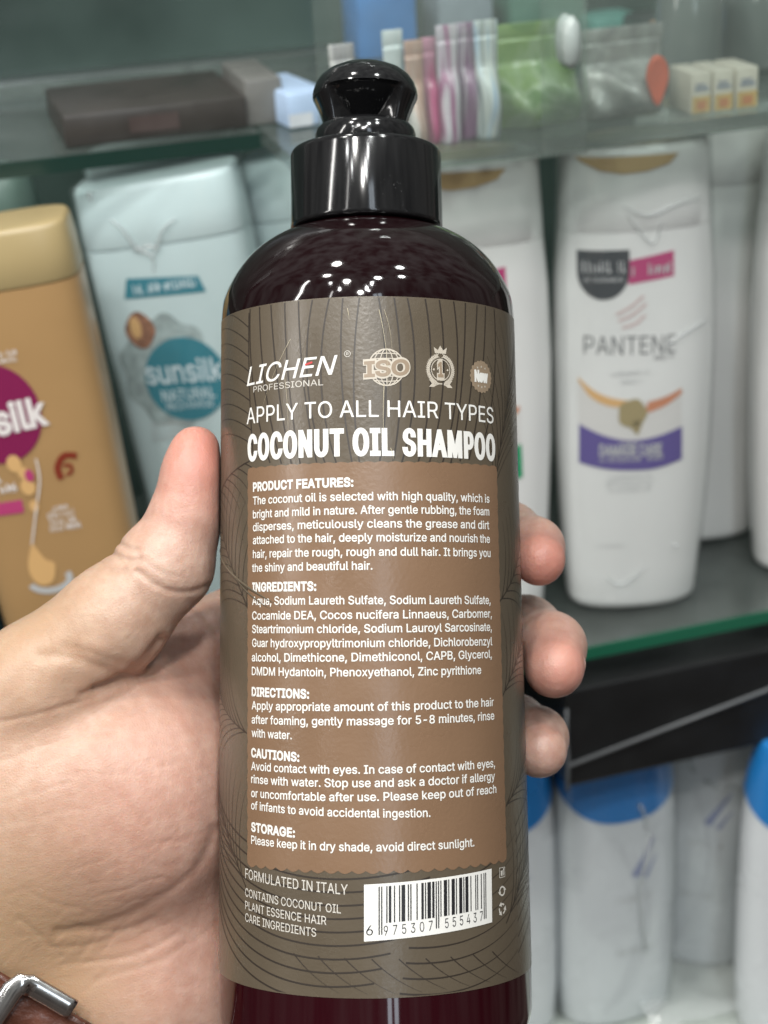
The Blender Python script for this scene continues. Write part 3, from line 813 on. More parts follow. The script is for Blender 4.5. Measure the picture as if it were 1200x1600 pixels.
sk = mat('skin', (.46, .285, .215), .42, .45)
t = sk.node_tree; L = t.links.new; b = t.nodes['Principled BSDF']
b.inputs['Subsurface Weight'].default_value = .35; b.inputs['Subsurface Radius'].default_value = (1, .36, .18); b.inputs['Subsurface Scale'].default_value = .0035
tcn = t.nodes.new('ShaderNodeTexCoord')
n1 = t.nodes.new('ShaderNodeTexNoise'); n1.inputs['Scale'].default_value = 210; n1.inputs['Roughness'].default_value = .62; n1.inputs['Detail'].default_value = 5; L(tcn.outputs['Object'], n1.inputs['Vector'])
n2 = t.nodes.new('ShaderNodeTexNoise'); n2.inputs['Scale'].default_value = 420; n2.inputs['Detail'].default_value = 3; L(tcn.outputs['Object'], n2.inputs['Vector'])
r1 = t.nodes.new('ShaderNodeValToRGB'); r1.color_ramp.elements[0].position = .33; r1.color_ramp.elements[0].color = (.435, .270, .210, 1)
r1.color_ramp.elements[1].position = .67; r1.color_ramp.elements[1].color = (.560, .400, .325, 1); L(n1.outputs[0], r1.inputs[0])
def attr(nm):
    a_ = t.nodes.new('ShaderNodeAttribute'); a_.attribute_name = nm; return a_.outputs['Fac']
mxa = t.nodes.new('ShaderNodeMix'); mxa.data_type = 'RGBA'; L(attr('sallow'), mxa.inputs[0]); L(r1.outputs[0], mxa.inputs[6]); mxa.inputs[7].default_value = (.42, .275, .165, 1)
mxb = t.nodes.new('ShaderNodeMix'); mxb.data_type = 'RGBA'; L(attr('redness'), mxb.inputs[0]); L(mxa.outputs[2], mxb.inputs[6]); mxb.inputs[7].default_value = (.52, .215, .165, 1)
L(mxb.outputs[2], b.inputs['Base Color'])
vo = t.nodes.new('ShaderNodeTexVoronoi'); vo.inputs['Scale'].default_value = 1300; vo.feature = 'DISTANCE_TO_EDGE'; L(tcn.outputs['Object'], vo.inputs['Vector'])
ma = t.nodes.new('ShaderNodeMath'); ma.operation = 'MULTIPLY_ADD'; ma.inputs[1].default_value = .6; L(vo.outputs[0], ma.inputs[0]); L(n2.outputs[0], ma.inputs[2])
bp = t.nodes.new('ShaderNodeBump'); bp.inputs['Strength'].default_value = .42; bp.inputs['Distance'].default_value = .0004; L(ma.outputs[0], bp.inputs['Height']); L(bp.outputs[0], b.inputs['Normal'])
M['skin'] = sk
hand = link('hand', me2, sk); hand.matrix_world = BM
tag(hand, 'bare left hand with thumb up, palm to the front, gripping the dark shampoo bottle', 'hand')
# nails
M['nail'] = mat('nail', (.55, .36, .31), .28, .5)
def nail(c, nrm, along, wd, ln, dome):
    nrm = Vector(nrm).normalized(); al = Vector(along); al = (al-nrm*al.dot(nrm)).normalized(); sd = al.cross(nrm)
    bm = bmesh.new(); g = []
    for i in range(9):
        rowv = []
        for j in range(9):
            u, v = -1+i/4, -1+j/4
            q = max(abs(u), abs(v)); r_ = math.hypot(u, v) or 1; u2, v2 = u*q/r_ if r_ > q else u, v*q/r_ if r_ > q else v
            u2 = u*.35+u2*.65; v2 = v*.35+v2*.65
            p = Vector(c) + sd*u2*wd + al*v2*ln - nrm*dome*(u2*u2*1.0+v2*v2*.25)
            rowv.append(bm.verts.new(p*mm))
        g.append(rowv)
    for i in range(8):
        for j in range(8): bm.faces.new((g[i][j], g[i+1][j], g[i+1][j+1], g[i][j+1]))
    o = obj('nail', bm, M['nail'], hand); sdm = o.modifiers.new('t', 'SOLIDIFY'); sdm.thickness = .0006; return o
p_ = P(265, 737, -1.5); nail(p_, (-.96, -.12, .14), (.12, 0, 1), 5.6, 8.0, 2.4)
nail((51.2, 15.5, 2.0), (.85, .45, .25), (0, -1, -.35), 4.4, 5.0, 1.8)
nail((56.5, 11.5, -26), (.88, .35, .3), (0, -1, -.4), 4.8, 5.5, 1.9)
nail((51.5, 20, -50), (.85, .45, .2), (0, -1, -.25), 4.2, 5.0, 1.8)

# ================================================================== wristwatch: only the strap and its buckle are in view
M['leather'] = vary(mat('brown_leather', (.085, .028, .016), .34, .5, coat=.25), 120, .35, .12, .9, 420)
M['steel'] = vary(mat('brushed_steel', (.62, .61, .60), .22, .5, metal=1), 90, .06, .08)
watch = empty('wristwatch'); watch.matrix_world = BM
tag(watch, 'brown leather wristwatch strap with a silver buckle worn on the wrist', 'wristwatch')
SC = WR - AX*11.5
NB = 96; rad_w = np.zeros(NB)                     # the strap follows the flesh of the wrist
rr_ = np.linspace(8, 75, 135)
for t_ in (-9, -4, 0, 4, 9):
    for k in range(NB):
        th = 2*PI*k/NB; dv = BX*math.cos(th)+CX*math.sin(th)
        inside = rr_[hand_sdf((SC+AX*t_+dv*rr_[:, None]).astype(np.float32)) < 0]
        rad_w[k] = max(rad_w[k], inside.max() if len(inside) else 8)
for _ in range(3):
    rad_w = np.maximum(rad_w, (np.roll(rad_w, 3)+np.roll(rad_w, -3))/2)
    rad_w = (np.roll(rad_w, 1)+rad_w*2+np.roll(rad_w, -1))/4
def band(th, t_, off):
    """point on the strap: angle th around the wrist, t_ along the forearm, off outwards (mm)"""
    f_ = (th/(2*PI)*NB) % NB; i_ = int(f_); r_ = rad_w[i_ % NB]*(1-f_+i_)+rad_w[(i_+1) % NB]*(f_-i_)+.9+off
    return SC + AX*t_ + BX*(r_*math.cos(th)) + CX*(r_*math.sin(th))
bm = bmesh.new(); rings = []
for k in range(97):
    th = 2*PI*k/96; pr = []
    for t_, off in ((-9.5, -.6), (-9.8, .5), (-9.2, 1.7), (-8.2, 1.9), (-7.4, 1.55), (-6, 2.2), (0, 2.5), (6, 2.2), (7.4, 1.55), (8.2, 1.9), (9.2, 1.7), (9.8, .5), (9.5, -.6)):
        lump = .25*math.sin(th*26+math.sin(t_*1.3)*.9)*math.cos(t_*.9) if off > 2 else 0
        pr.append(Vector(band(th, t_, off+lump))*mm)
    rings.append(pr)
loft(bm, rings[:-1] + [rings[0]], cap=False)
bmesh.ops.remove_doubles(bm, verts=bm.verts[:], dist=1e-6)
obj('strap', bm, M['leather'], watch)
bm = bmesh.new()
def th_of(px, py):
    best = min((math.hypot(*(np.array(to_px(band(k*.01, -10, 3)[None]))[:, 0]-np.array((px, py)))), k*.01) for k in range(0, 315))
    return best[1]
thb = th_of(112, 1582); tha = th_of(42, 1514)
lo, hi = min(thb, tha), max(thb, tha)
pts = [band(hi, 11.5, 3.4), band(hi, 0, 4.6)] + [band(hi, -8.6, 4.3), band(hi-.015, -10.8, 4.0), band(hi-.06, -11.6, 3.8)] + [band(hi+(lo-hi)*k/8, -11.8, 3.6) for k in range(1, 9)]
def flatbar(bm, pts, wd, th_):
    rr = []
    pts = [Vector(p) for p in pts]
    for i, p in enumerate(pts):
        tg = (pts[min(i+1, len(pts)-1)]-pts[max(i-1, 0)]).normalized(); nrm = Vector(CX); nrm = (nrm-tg*nrm.dot(tg)).normalized(); sd = tg.cross(nrm)
        rr.append([(p+sd*math.cos(2*PI*k/12)*wd+nrm*math.sin(2*PI*k/12)*th_)*mm for k in range(12)])
    loft(bm, rr)
flatbar(bm, pts, 3.0, 1.25)
obj('buckle', bm, M['steel'], watch)
# ================================================================== display cabinet
Z0 = CAMP.z-.390                                  # top of the lower glass shelf
ZU = CAMP.z-.151                                  # top of the upper glass shelf
ZF = CAMP.z-.645                                  # floor of the compartment below
YF, YB = .627, .885
def glass_mat(name, tint, haze, hz):
    m = bpy.data.materials.new(name); m.use_nodes = True; t = m.node_tree; t.nodes.clear(); L = t.links.new
    o = t.nodes.new('ShaderNodeOutputMaterial'); tr = t.nodes.new('ShaderNodeBsdfTransparent'); tr.inputs[0].default_value = (*tint, 1)
    g = t.nodes.new('ShaderNodeBsdfGlossy'); g.inputs['Roughness'].default_value = .06
    lw = t.nodes.new('ShaderNodeLayerWeight'); lw.inputs[0].default_value = .5
    pw = t.nodes.new('ShaderNodeMath'); pw.operation = 'POWER'; pw.inputs[1].default_value = 4.5; L(lw.outputs['Facing'], pw.inputs[0])
    fr = t.nodes.new('ShaderNodeMapRange'); fr.inputs[3].default_value = .04; fr.inputs[4].default_value = .8; L(pw.outputs[0], fr.inputs[0])
    a_ = t.nodes.new('ShaderNodeMixShader'); L(fr.outputs[0], a_.inputs[0]); L(tr.outputs[0], a_.inputs[1]); L(g.outputs[0], a_.inputs[2])
    d = t.nodes.new('ShaderNodeBsdfDiffuse'); d.inputs[0].default_value = (*hz, 1)
    c = t.nodes.new('ShaderNodeTexCoord'); n = t.nodes.new('ShaderNodeTexNoise'); n.inputs['Scale'].default_value = 22; n.inputs['Detail'].default_value = 6; L(c.outputs['Object'], n.inputs['Vector'])
    r = t.nodes.new('ShaderNodeMapRange'); r.inputs[1].default_value = .35; r.inputs[2].default_value = .7; r.inputs[3].default_value = haze*.55; r.inputs[4].default_value = haze*1.6
    L(n.outputs[0], r.inputs[0])
    b_ = t.nodes.new('ShaderNodeMixShader'); L(r.outputs[0], b_.inputs[0]); L(a_.outputs[0], b_.inputs[1]); L(d.outputs[0], b_.inputs[2]); L(b_.outputs[0], o.inputs[0])
    return m
M['glass'] = glass_mat('shelf_glass', (.93, .965, .95), .09, (.36, .40, .38))
M['glass_edge'] = mat('green_glass_edge', (.010, .105, .058), .18, .5, coat=.5)
M['fascia'] = vary(mat('black_laminate', (.010, .0105, .011), .38, .4), 40, .15, .1)
M['trim'] = mat('worn_trim', (.10, .105, .11), .4)
M['back'] = vary(mat('dark_green_back', (.048, .070, .063), .2, .5), 9, .35, .08)
M['floor'] = vary(mat('pale_laminate', (.50, .54, .50), .3), 30, .06, .08)
M['handle'] = mat('clear_handle', (.35, .40, .38), .15, .5, coat=.5)
M['alu'] = mat('aluminium', (.45, .48, .47), .3, metal=1)
cab = empty('display_cabinet', (0, YF, ZF))
tag(cab, 'shop display cabinet with green edged glass shelves, dark back and black fascia', 'display cabinet')
def cpart(name, x0, x1, y0, y1, z0, z1, m, bev=0, parent=cab):
    bm = bmesh.new(); box(bm, x0, x1, y0-YF, y1-YF, z0-ZF, z1-ZF, bev); return obj(name, bm, m, parent, False)
XL, XR = -.45, 1.15
XS = at_y(476, 235, YF).x                         # the upper shelf is deeper right of this point
for z, xa, xb, yf, em in ((Z0, XL, XR, YF, M['glass_edge']), (ZU, XS, XR, YF, M['glass']), (ZU, XL, XS-.002, .700, mat('dark_glass_edge', (.012, .035, .028), .2))):
    g = cpart('glass_shelf', xa, xb, yf+.0012, YB, z-.0065, z, M['glass'])
    cpart('glass_edge', xa, xb, yf, yf+.001, z-.0065, z, em, parent=g)
cpart('back_panel', XL, XR, .897, .91, ZF-.05, CAMP.z+.3, M['back'])
cpart('shelf_rail', XL, XR, YB+.001, .896, ZU-.008, ZU+.001, M['alu'])
cpart('bottom_panel', XL, XR, YF-.05, .896, ZF-.02, ZF, M['floor'])
M['door'] = glass_mat('door_glass', (.95, .975, .96), .085, (.42, .48, .45))
XD = at_y(866, 120, .618).x
for xa, xb, yy in ((XS+.004, XD+.012, .6125), (XD-.004, XR, .6185)):
    d_ = cpart('glass_door', xa, xb, yy, yy+.004, ZU-.004, CAMP.z+.28, M['door'], .0006)
    bm = bmesh.new(); tube(bm, [Vector((XD+.004, yy-.0022, ZU+zz))-Vector((0, YF, ZF)) for zz in (.030, .033, .040, .047, .050)], [.001, .0034, .0040, .0034, .001], 14)
    obj('door_handle', bm, M['handle'], d_)
fx0 = .2512
fa = cpart('fascia', fx0, XR, YF, .88, CAMP.z-.4655, CAMP.z-.4115, M['fascia'], .0012)
cpart('fascia', XL, fx0-.021, YF, .88, CAMP.z-.4655, CAMP.z-.4115, M['fascia'], .0012)
bm = bmesh.new()
o_ = Vector((0, YF, ZF))
tube(bm, [Vector((fx0+.0005, YF-.0012, CAMP.z-.4522))-o_, Vector((.357, YF-.0012, CAMP.z-.4332))-o_, Vector((.60, YF-.0012, CAMP.z-.389))-o_], .0010, 8)
obj('trim_strip', bm, M['trim'], fa)
bm = bmesh.new()
tube(bm, [Vector((fx0-.0004, YF-.0008, CAMP.z-.4665))-o_, Vector((fx0+.0004, YF-.001, CAMP.z-.45))-o_, Vector((fx0-.0008, YF-.0008, CAMP.z-.436))-o_, Vector((fx0-.0002, YF-.001, CAMP.z-.4205))-o_], [.0012, .0008, .0011, .0006], 8)
obj('worn_corner', bm, M['trim'], fa)

# ================================================================== products
def se_ring(a, b, n_, z, cnt=64, zf=None):
    o = []
    for k in range(cnt):
        t = 2*PI*k/cnt; c, s = math.cos(t), math.sin(t)
        x = a*math.copysign(abs(c)**(2/n_), c); y = b*math.copysign(abs(s)**(2/n_), s)
        o.append(Vector((x, y, z + (zf(x/a, y/b) if zf else 0))))
    return o
class Prod:
    """a product standing on a shelf; sections = [(z, half width, half depth)] of the printed body"""
    def __init__(self, name, loc, rz, lean, secs, n_):
        self.root = empty(name, loc, (0, R_(lean), R_(rz)))
        self.root.rotation_mode = 'XYZ'; self.secs = secs; self.n = n_
        self.mx = Matrix.Translation(loc) @ Matrix.Rotation(R_(rz), 4, 'Z') @ Matrix.Rotation(R_(lean), 4, 'Y'); self.inv = self.mx.inverted()
    def ab(self, z):
        s = self.secs
        if z <= s[0][0]: return s[0][1:]
        for p, q_ in zip(s, s[1:]):
            if z <= q_[0]:
                t = (z-p[0])/(q_[0]-p[0]); return tuple(p[i]+(q_[i]-p[i])*t for i in (1, 2))
        return s[-1][1:]
    def surf(self, x, z, off):
        a, b = self.ab(z); u = min(abs(x)/a, .985)
        return Vector((x, -b*(1-u**self.n)**(1/self.n)-off, z))
    def fp(self, px, py):
        """photo pixel -> (x, z) on the printed face"""
        o = self.inv @ CAMP; d = self.inv.to_3x3() @ ray(px, py); t = (-self.ab(.1)[1]-o.y)/d.y; p = o+d*t
        return (p.x, p.z)
    def part(self, name, secs, m, n_=None, parent=None, zf=None, bev=0):
        bm = bmesh.new(); loft(bm, [se_ring(a, b, n_ or self.n, z, zf=(zf if i == 0 else None)) for i, (z, a, b) in enumerate(secs)])
        return obj(name, bm, m, parent or self.root, True, sharp=40)
def rnd_base(z0, a, b, r=.005):                    # rounded foot
    return [(z0, a-r*.9, b-r*.9), (z0+r*.12, a-r*.45, b-r*.45), (z0+r*.45, a-r*.14, b-r*.14), (z0+r, a, b)]
def rnd_top(z1, a, b, r=.003):
    return [(z1-r, a, b), (z1-r*.4, a-r*.2, b-r*.2), (z1-r*.1, a-r*.5, b-r*.5), (z1, a-r, b-r)]
def scribble(art, x0, x1, z, h):
    """printing too small to be read"""
    x = x0
    while x < x1:
        w_ = random.uniform(.35, .8)*h*.5; k = random.random()
        if k < .85:
            art.quad(x, z, x+w_*.45, z+h*random.choice((1, 1, .75)))
            if random.random() < .6: art.quad(x+w_*.45, z+random.choice((0, h*.4, h*.72)), x+w_, z+random.choice((.26, .28))*h+random.choice((0, .0))*h if False else z+h*.25)
        x += w_*1.35
def ptext(art, s, A, B, h, **kw): art.text(s, A[0], A[1], B[0], B[1], h, **kw)

M['pearl'] = vary(mat('pearl_white_plastic', (.68, .685, .67), .22, .5, coat=.2), 20, .02, .05)
M['gold_cap'] = mat('gold_cap_ring', (.50, .36, .19), .35, metal=.1)
M['charcoal'] = mat('charcoal_print', (.045, .052, .058), .4)
M['crimson'] = mat('crimson_print', (.42, .05, .16), .4)
M['violet'] = mat('violet_print', (.10, .075, .26), .4)
M['green_print'] = mat('green_print', (.02, .27, .12), .4)
M['grey_text'] = mat('grey_lettering', (.13, .135, .14), .4)
M['rose'] = mat('rose_print', (.56, .43, .42), .4)
M['amber'] = mat('amber_print', (.62, .38, .16), .4)
M['rust'] = mat('rust_print', (.52, .22, .12), .4)
M['olive'] = mat('olive_print', (.32, .26, .13), .4)
M['palegrey'] = mat('pale_grey_print', (.46, .47, .47), .4)
M['wrap'] = film('shrink_wrap', bump=.4, scale=26, rough=.06, haze=.03)
M['fold'] = film('wrap_fold', bump=0, rough=.25, haze=.14, gloss_lo=.10)

def folds(p, name, lines, rad, parent):
    for pl in lines:
        q_ = [p.fp(*v) for v in crv(pl, 4)]; n = len(q_); bm = bmesh.new()
        tube(bm, [p.surf(x, z, .0012) for x, z in q_], [rad*(.25+.75*math.sin(PI*(i+.5)/n)) for i in range(n)], 8)
        obj(name, bm, M['fold'], parent)

PS = rnd_base(0, .0315, .0185, .006) + [(.02, .0325, .0192), (.05, .0347, .0202), (.09, .0364, .0210), (.13, .0370, .0213), (.165, .0360, .0209), (.188, .0342, .0202)]
def white_bottle(loc, rz, label, group, print_m, art_on=True, wrap=False, px=None, name='shampoo_bottle'):
    p = Prod(name, loc, rz, 0, PS, 2.5)
    tag(p.root, label, 'shampoo bottle', group)
    body = p.part('body', PS, M['pearl'])
    cp = p.part('cap', [(.1881, .0340, .0200), (.1884, .03425, .02022), (.200, .0338, .0200), (.215, .0330, .0196)] + rnd_top(.225, .0328, .0195, .003), M['pearl'])
    bm = bmesh.new(); loft(bm, [se_ring(.0235, .0135, 2, .2251), se_ring(.0235, .0135, 2, .2262), se_ring(.0225, .0125, 2, .2266)]); obj('cap_disc', bm, M['gold_cap'], cp)
    if not art_on: return p
    F = (px or p.fp)
    a_ = Art(); a_.poly([F(*v) for v in ((898, 219), (1064, 210), (1062, 240), (1048, 256), (1012, 268), (975, 273), (938, 269), (912, 258), (901, 242))])
    a_.v = [(x, min(z, .2215)) for x, z in a_.v]
    csurf = lambda x, z, off: Vector((x, -.0197*(1-min(abs(x)/.0331, .98)**2.5)**.4-off, z))
    a_.build('gold_crescent', csurf, M['gold_cap'], cp, .0005, step=.003)
    def B(nm, art, m, off): art.build(nm, p.surf, m, body, off, step=.003)
    a_ = Art(); A = [F(904, 396), F(985, 394), F(986, 432)]
    x0, z1 = F(904, 396); x1, _ = F(984, 394); zb_ = F(945, 470)[1]; xm = (x0+x1)/2; zs = F(945, 428)[1]
    a_.poly([(x0, z1), (x0, zs)] + [(xm+(x0-xm)*math.cos(t), zs+(zb_-zs)*math.sin(t)) for t in (PI*k/14 for k in range(1, 14))] + [(x1, zs), (x1, z1)])
    B('shield_badge', a_, M['charcoal'], .00025)
    a_ = Art(); a_.poly([F(982, 408), F(1054, 392), F(1054, 432), F(982, 445)]); B('side_ribbon', a_, M['crimson'], .00018)
    a_ = Art(); u, v = F(912, 430); scribble(a_, u, x1-(u-x0), v, .0052); u, v = F(914, 444); scribble(a_, u, x1-(u-x0), v, .0022)
    u, v = F(988, 435); u1, _ = F(1046, 420); scribble(a_, u, u1, v+.001, .0055); B('badge_lettering', a_, M['palegrey'], .0005)
    a_ = Art()
    for q_ in (((963, 492), (985, 480), (1006, 462)), ((966, 502), (988, 492), (1010, 474)), ((972, 512), (992, 506), (1008, 492))):
        a_.line([F(*v) for v in crv(list(q_), 4)], .0013)
    B('swirl_mark', a_, M['rose'], .00025)
    a_ = Art(); u, v = F(914, 556); u1, v1 = F(1056, 551); ptext(a_, "PANTENE", (u, v), (u1, v1), .0086, bold=-.004)
    u, v = F(1022, 563); u1, v1 = F(1053, 560); ptext(a_, "PRO-V", (u, v), (u1, v1), .0022)
    B('brand_lettering', a_, M['grey_text'], .0003)
    a_ = Art()
    for y_, xa, xb, hh in ((588, 955, 1014, .0021), (600, 970, 1002, .0021), (750, 950, 1022, .0018), (757, 948, 1020, .0014), (764, 948, 1018, .0014), (771, 952, 1016, .0014), (859, 934, 974, .0014)):
        u, v = F(xa, y_); u1, _ = F(xb, y_); a_ = Art(); scribble(a_, u, u1, v, hh); B('small_lettering', a_, M['palegrey'], .0003)
    a_ = Art(); a_.poly([F(*v) for v in crv([(905, 596), (935, 618), (970, 628), (1010, 626), (1066, 610)], 4)] + [F(*v) for v in crv([(1066, 678), (1020, 686), (985, 690), (945, 684), (906, 672)], 4)])
    B('picture_panel', a_, mat('panel_white', (.60, .59, .57), .4), .00015)
    a_ = Art(); a_.poly([F(*v) for v in crv([(905, 594), (928, 612), (955, 622), (985, 626)], 4)] + [F(*v) for v in crv([(985, 634), (955, 636), (925, 624), (906, 600)], 4)]); B('splash', a_, M['amber'], .0003)
    a_ = Art(); a_.poly([F(*v) for v in crv([(1066, 608), (1040, 620), (1012, 628)], 4)] + [F(*v) for v in crv([(1008, 646), (1040, 634), (1067, 616)], 4)]); B('splash', a_, M['rust'], .0003)
    a_ = Art(); x, z = F(988, 646); a_.disc(x, z, .0066, .0072, 20, 5, .06); a_.poly([F(976, 658), F(1006, 655), F(996, 680)]); B('seed_picture', a_, M['olive'], .00045)
    a_ = Art(); a_.poly([F(*v) for v in crv([(907, 668), (945, 682), (985, 688), (1025, 682), (1067, 668)], 4)] + [F(*v) for v in crv([(1067, 720), (1025, 732), (985, 735), (945, 734), (907, 729)], 4)])
    B('name_band', a_, print_m, .0004)
    a_ = Art(); u, v = F(937, 713); u1, v1 = F(1034, 709); ptext(a_, "DAMAGE CARE", (u, v), (u1, v1), .0052, bold=.03)
    u, v = F(938, 727); u1, _ = F(1036, 727); scribble(a_, u, u1, v+.001, .0026); u, v = F(968, 696); u1, _ = F(998, 696); scribble(a_, u, u1, v, .002)
    B('band_lettering', a_, M['palegrey'], .0007)
    if wrap:
        sh = p.part('shrink_wrap', [(z+.0006*(1 if z < .1 else 0), a+.0012, b+.0012) for z, a, b in PS[2:]] + [(.20, .0350, .0212), (.2262, .0340, .0205)], M['wrap'])
        folds(p, 'wrap_fold', [[(948, 905), (966, 915), (988, 905), (1010, 884)], [(972, 320), (1010, 336), (1060, 318), (1098, 312)], [(978, 335), (1000, 362), (1022, 380), (1034, 345)], [(1040, 540), (1070, 520), (1112, 506)], [(1052, 856), (1056, 856), (1060, 854)]], .0006, sh)
    return p
GW = 'white shampoo bottles on the lower glass shelf'
p1loc = at_z(984, 926, Z0)
W1 = white_bottle(p1loc, -14, 'pearl white shampoo bottle in clear wrap with dark shield badge and violet band', GW, M['violet'], True, True)
l2 = Vector((p1loc.x-.0755, p1loc.y+.010, Z0))
W2 = white_bottle(l2, -12, 'pearl white shampoo bottle with a green band half hidden behind the held bottle', GW, M['green_print'], True, False, W1.fp)
l3 = at_z(1083, 826, Z0)
W3 = white_bottle(l3, -12, 'plain white bottle in the back row between the two front white bottles at right', GW, M['violet'], False)
l4 = at_z(1272, 872, Z0)
W4 = white_bottle(l4, -16, 'plain white bottle cut off by the right edge of the photo', GW, M['violet'], False)

# ------------------------------------------------------------------ flat-capped bottles at the left
M['paleblue'] = vary(mat('pale_blue_plastic', (.55, .67, .68), .32, .5, coat=.2), 25, .03, .05)
M['goldpl'] = vary(mat('gold_brown_plastic', (.37, .225, .098), .34, .5, coat=.15), 25, .05, .05)
M['goldcap'] = vary(mat('pale_gold_plastic', (.36, .275, .135), .34, .5), 25, .04, .05)
M['teal'] = mat('teal_print', (.02, .20, .26), .4)
M['tealdeep'] = vary(mat('deep_teal_plastic', (.02, .10, .15), .35), 30, .05)
M['plum'] = mat('plum_print', (.20, .012, .07), .4)
M['nut'] = vary(mat('nut_print', (.26, .12, .07), .4), 500, .6)
M['bluewhite'] = mat('pale_lettering', (.62, .74, .78), .4)
M['softwhite'] = mat('soft_white_lettering', (.72, .68, .66), .4)
M['mist'] = vary(mat('splash_print', (.34, .42, .42), .4), 220, .25)
def flat_bottle(name, loc, rz, lean, a, b, H, capz, body_m, cap_m, label, group, taper=.93):
    secs = rnd_base(0, a*taper, b, .004) + [(capz*.35, a*(taper+.03), b*1.04), (capz*.75, a*.995, b*1.03), (capz-.001, a, b)]
    p = Prod(name, loc, rz, lean, secs, 4.2); tag(p.root, label, 'shampoo bottle', group)
    p.body = p.part('body', secs, body_m)
    p.cap = p.part('cap', [(capz-.0005, a*.995, b*.985), (capz+.0006, a*1.006, b*1.01), (capz+.012, a*1.0, b*.98)] + rnd_top(H, a*.985, b*.9, .0025), cap_m)
    return p
def stand(tx, ty, Yc, H, lean):
    """base point so that the leaning bottle's top centre falls on the given photo point"""
    t_ = at_y(tx, ty, Yc); return Vector((t_.x-H*math.sin(R_(lean)), Yc, Z0))
GL = 'flat capped shampoo bottles leaning on the lower glass shelf'
lean_b = -6
fb = stand(240, 276, .715, .226, lean_b); fb.z += .030*math.sin(R_(-lean_b))
BL = flat_bottle('shampoo_bottle', fb, -20, lean_b, .0365, .019, .2205, .194, M['paleblue'], M['paleblue'], 'pale blue flat shampoo bottle with a teal disc, in clear wrap behind the thumb', GL)
F = BL.fp
def BB(nm, art, m, off, p=BL, step=.003): return art.build(nm, p.surf, m, p.body, off, step=step)
a_ = Art(); a_.poly([F(197, 436), F(309, 431), F(322, 456), F(194, 468)]); BB('ribbon', a_, M['teal'], .0003)
a_ = Art(); u, v = F(210, 461); u1, v1 = F(306, 452); scribble(a_, u, u1, v, .0045); BB('ribbon_lettering', a_, M['bluewhite'], .0006)
a_ = Art(); x, z = F(270, 590); r = (F(345, 590)[0]-F(223, 592)[0])*.5
a_.disc(x-.001, z+.003, r*1.22, r*1.5, 60, 9, .06); BB('splash', a_, M['mist'], .00025)
x, z = F(291, 592); a_ = Art(); a_.disc(x, z, r*1.06, r*1.13, 48); BB('brand_disc', a_, M['teal'], .0005)
a_ = Art(); A, B_ = F(231, 600), F(352, 592); ptext(a_, "sunsilk", A, B_, .0105, bold=.012)
A, B_ = F(255, 626), F(338, 619); ptext(a_, "NATURAL", A, B_, .0050, bold=.01)
A, B_ = F(262, 640), F(336, 634); ptext(a_, "RECHARGE", A, B_, .0036)
BB('brand_lettering', a_, M['bluewhite'], .0008)
a_ = Art(); x, z = F(219, 516); a_.disc(x, z, .0066, .0084, 20, 4, .05); BB('nut_picture', a_, M['nut'], .0006)
a_ = Art(); x, z = F(212, 512); a_.disc(x, z, .0026, .0052, 14); BB('nut_shell', a_, M['amber'], .0008)
a_ = Art()
for y_ in (668, 680, 690): u, v = F(238, y_); u1, _ = F(300, y_); scribble(a_, u, u1, v, .0022)
BB('small_lettering', a_, M['palegrey'], .0004)
sh = BL.part('shrink_wrap', [(z, a+.0013, b+.0013) for z, a, b in BL.secs[2:]] + [(.2200, .0372, .0190)], M['wrap'])
folds(BL, 'wrap_fold', [[(172, 342), (192, 358), (212, 386), (238, 400), (240, 425)], [(274, 340), (254, 360), (244, 390), (238, 400)], [(208, 392), (232, 384), (250, 388)], [(136, 300), (140, 306), (142, 316)]], .0009, sh)
# its neighbours: copies without artwork
def copy_tree(o, loc, label, skip=()):
    c = o.copy(); COL.objects.link(c); c.location = loc; c['label'] = label
    def rec(src, dst):
        for ch in src.children:
            if any(ch.name.startswith(s_) for s_ in skip): continue
            d_ = ch.copy(); COL.objects.link(d_); d_.parent = dst; rec(ch, d_)
    rec(o, c); return c
c2 = copy_tree(BL.root, fb+Vector((.0765, .012, 0)), 'pale blue flat bottle mostly hidden behind the pump cap, right of the teal disc one', ('wrap_fold',))
c3 = copy_tree(BL.root, fb+Vector((.012, .062, 0)), 'pale blue flat bottle in the row behind, top just showing above the teal disc one', ('wrap_fold', 'brand', 'ribbon', 'splash', 'nut', 'small'))
lean_g = -5
fg = stand(50, 338, .662, .231, lean_g); fg.x = at_y(108, 326, .642).x - .0335 - .231*math.sin(R_(lean_g)); fg.z += .030*math.sin(R_(-lean_g))
GB = flat_bottle('shampoo_bottle', fg, -12, lean_g, .0345, .019, .222, .1995, M['goldpl'], M['goldcap'], 'golden brown flat shampoo bottle with a plum disc at the left edge', GL, .90)
F = GB.fp
def GBB(nm, art, m, off): return BB(nm, art, m, off, GB)
a_ = Art(); x, z = F(-8, 648); r = F(64, 640)[0]-x; a_.disc(x, z, r, r*1.16, 48); GBB('brand_disc', a_, M['plum'], .0004)
a_ = Art(); A, B_ = F(-92, 700), F(78, 660); ptext(a_, "sunsilk", A, B_, .0118, bold=.03); GBB('brand_lettering', a_, M['softwhite'], .0008)
a_ = Art()
for y_, xa, xb, hh in ((560, -10, 26, .0024), (570, -10, 26, .0022)): u, v = F(xa, y_); u1, _ = F(xb, y_); scribble(a_, u, u1, v, hh)
GBB('small_lettering', a_, M['softwhite'], .0005); a_ = Art()
for y_, xa, xb, hh in ((756, -14, 18, .0048), (774, -14, 26, .0042)): u, v = F(xa, y_); u1, _ = F(xb, y_); scribble(a_, u, u1, v, hh)
GBB('small_lettering', a_, M['softwhite'], .0005); a_ = Art()
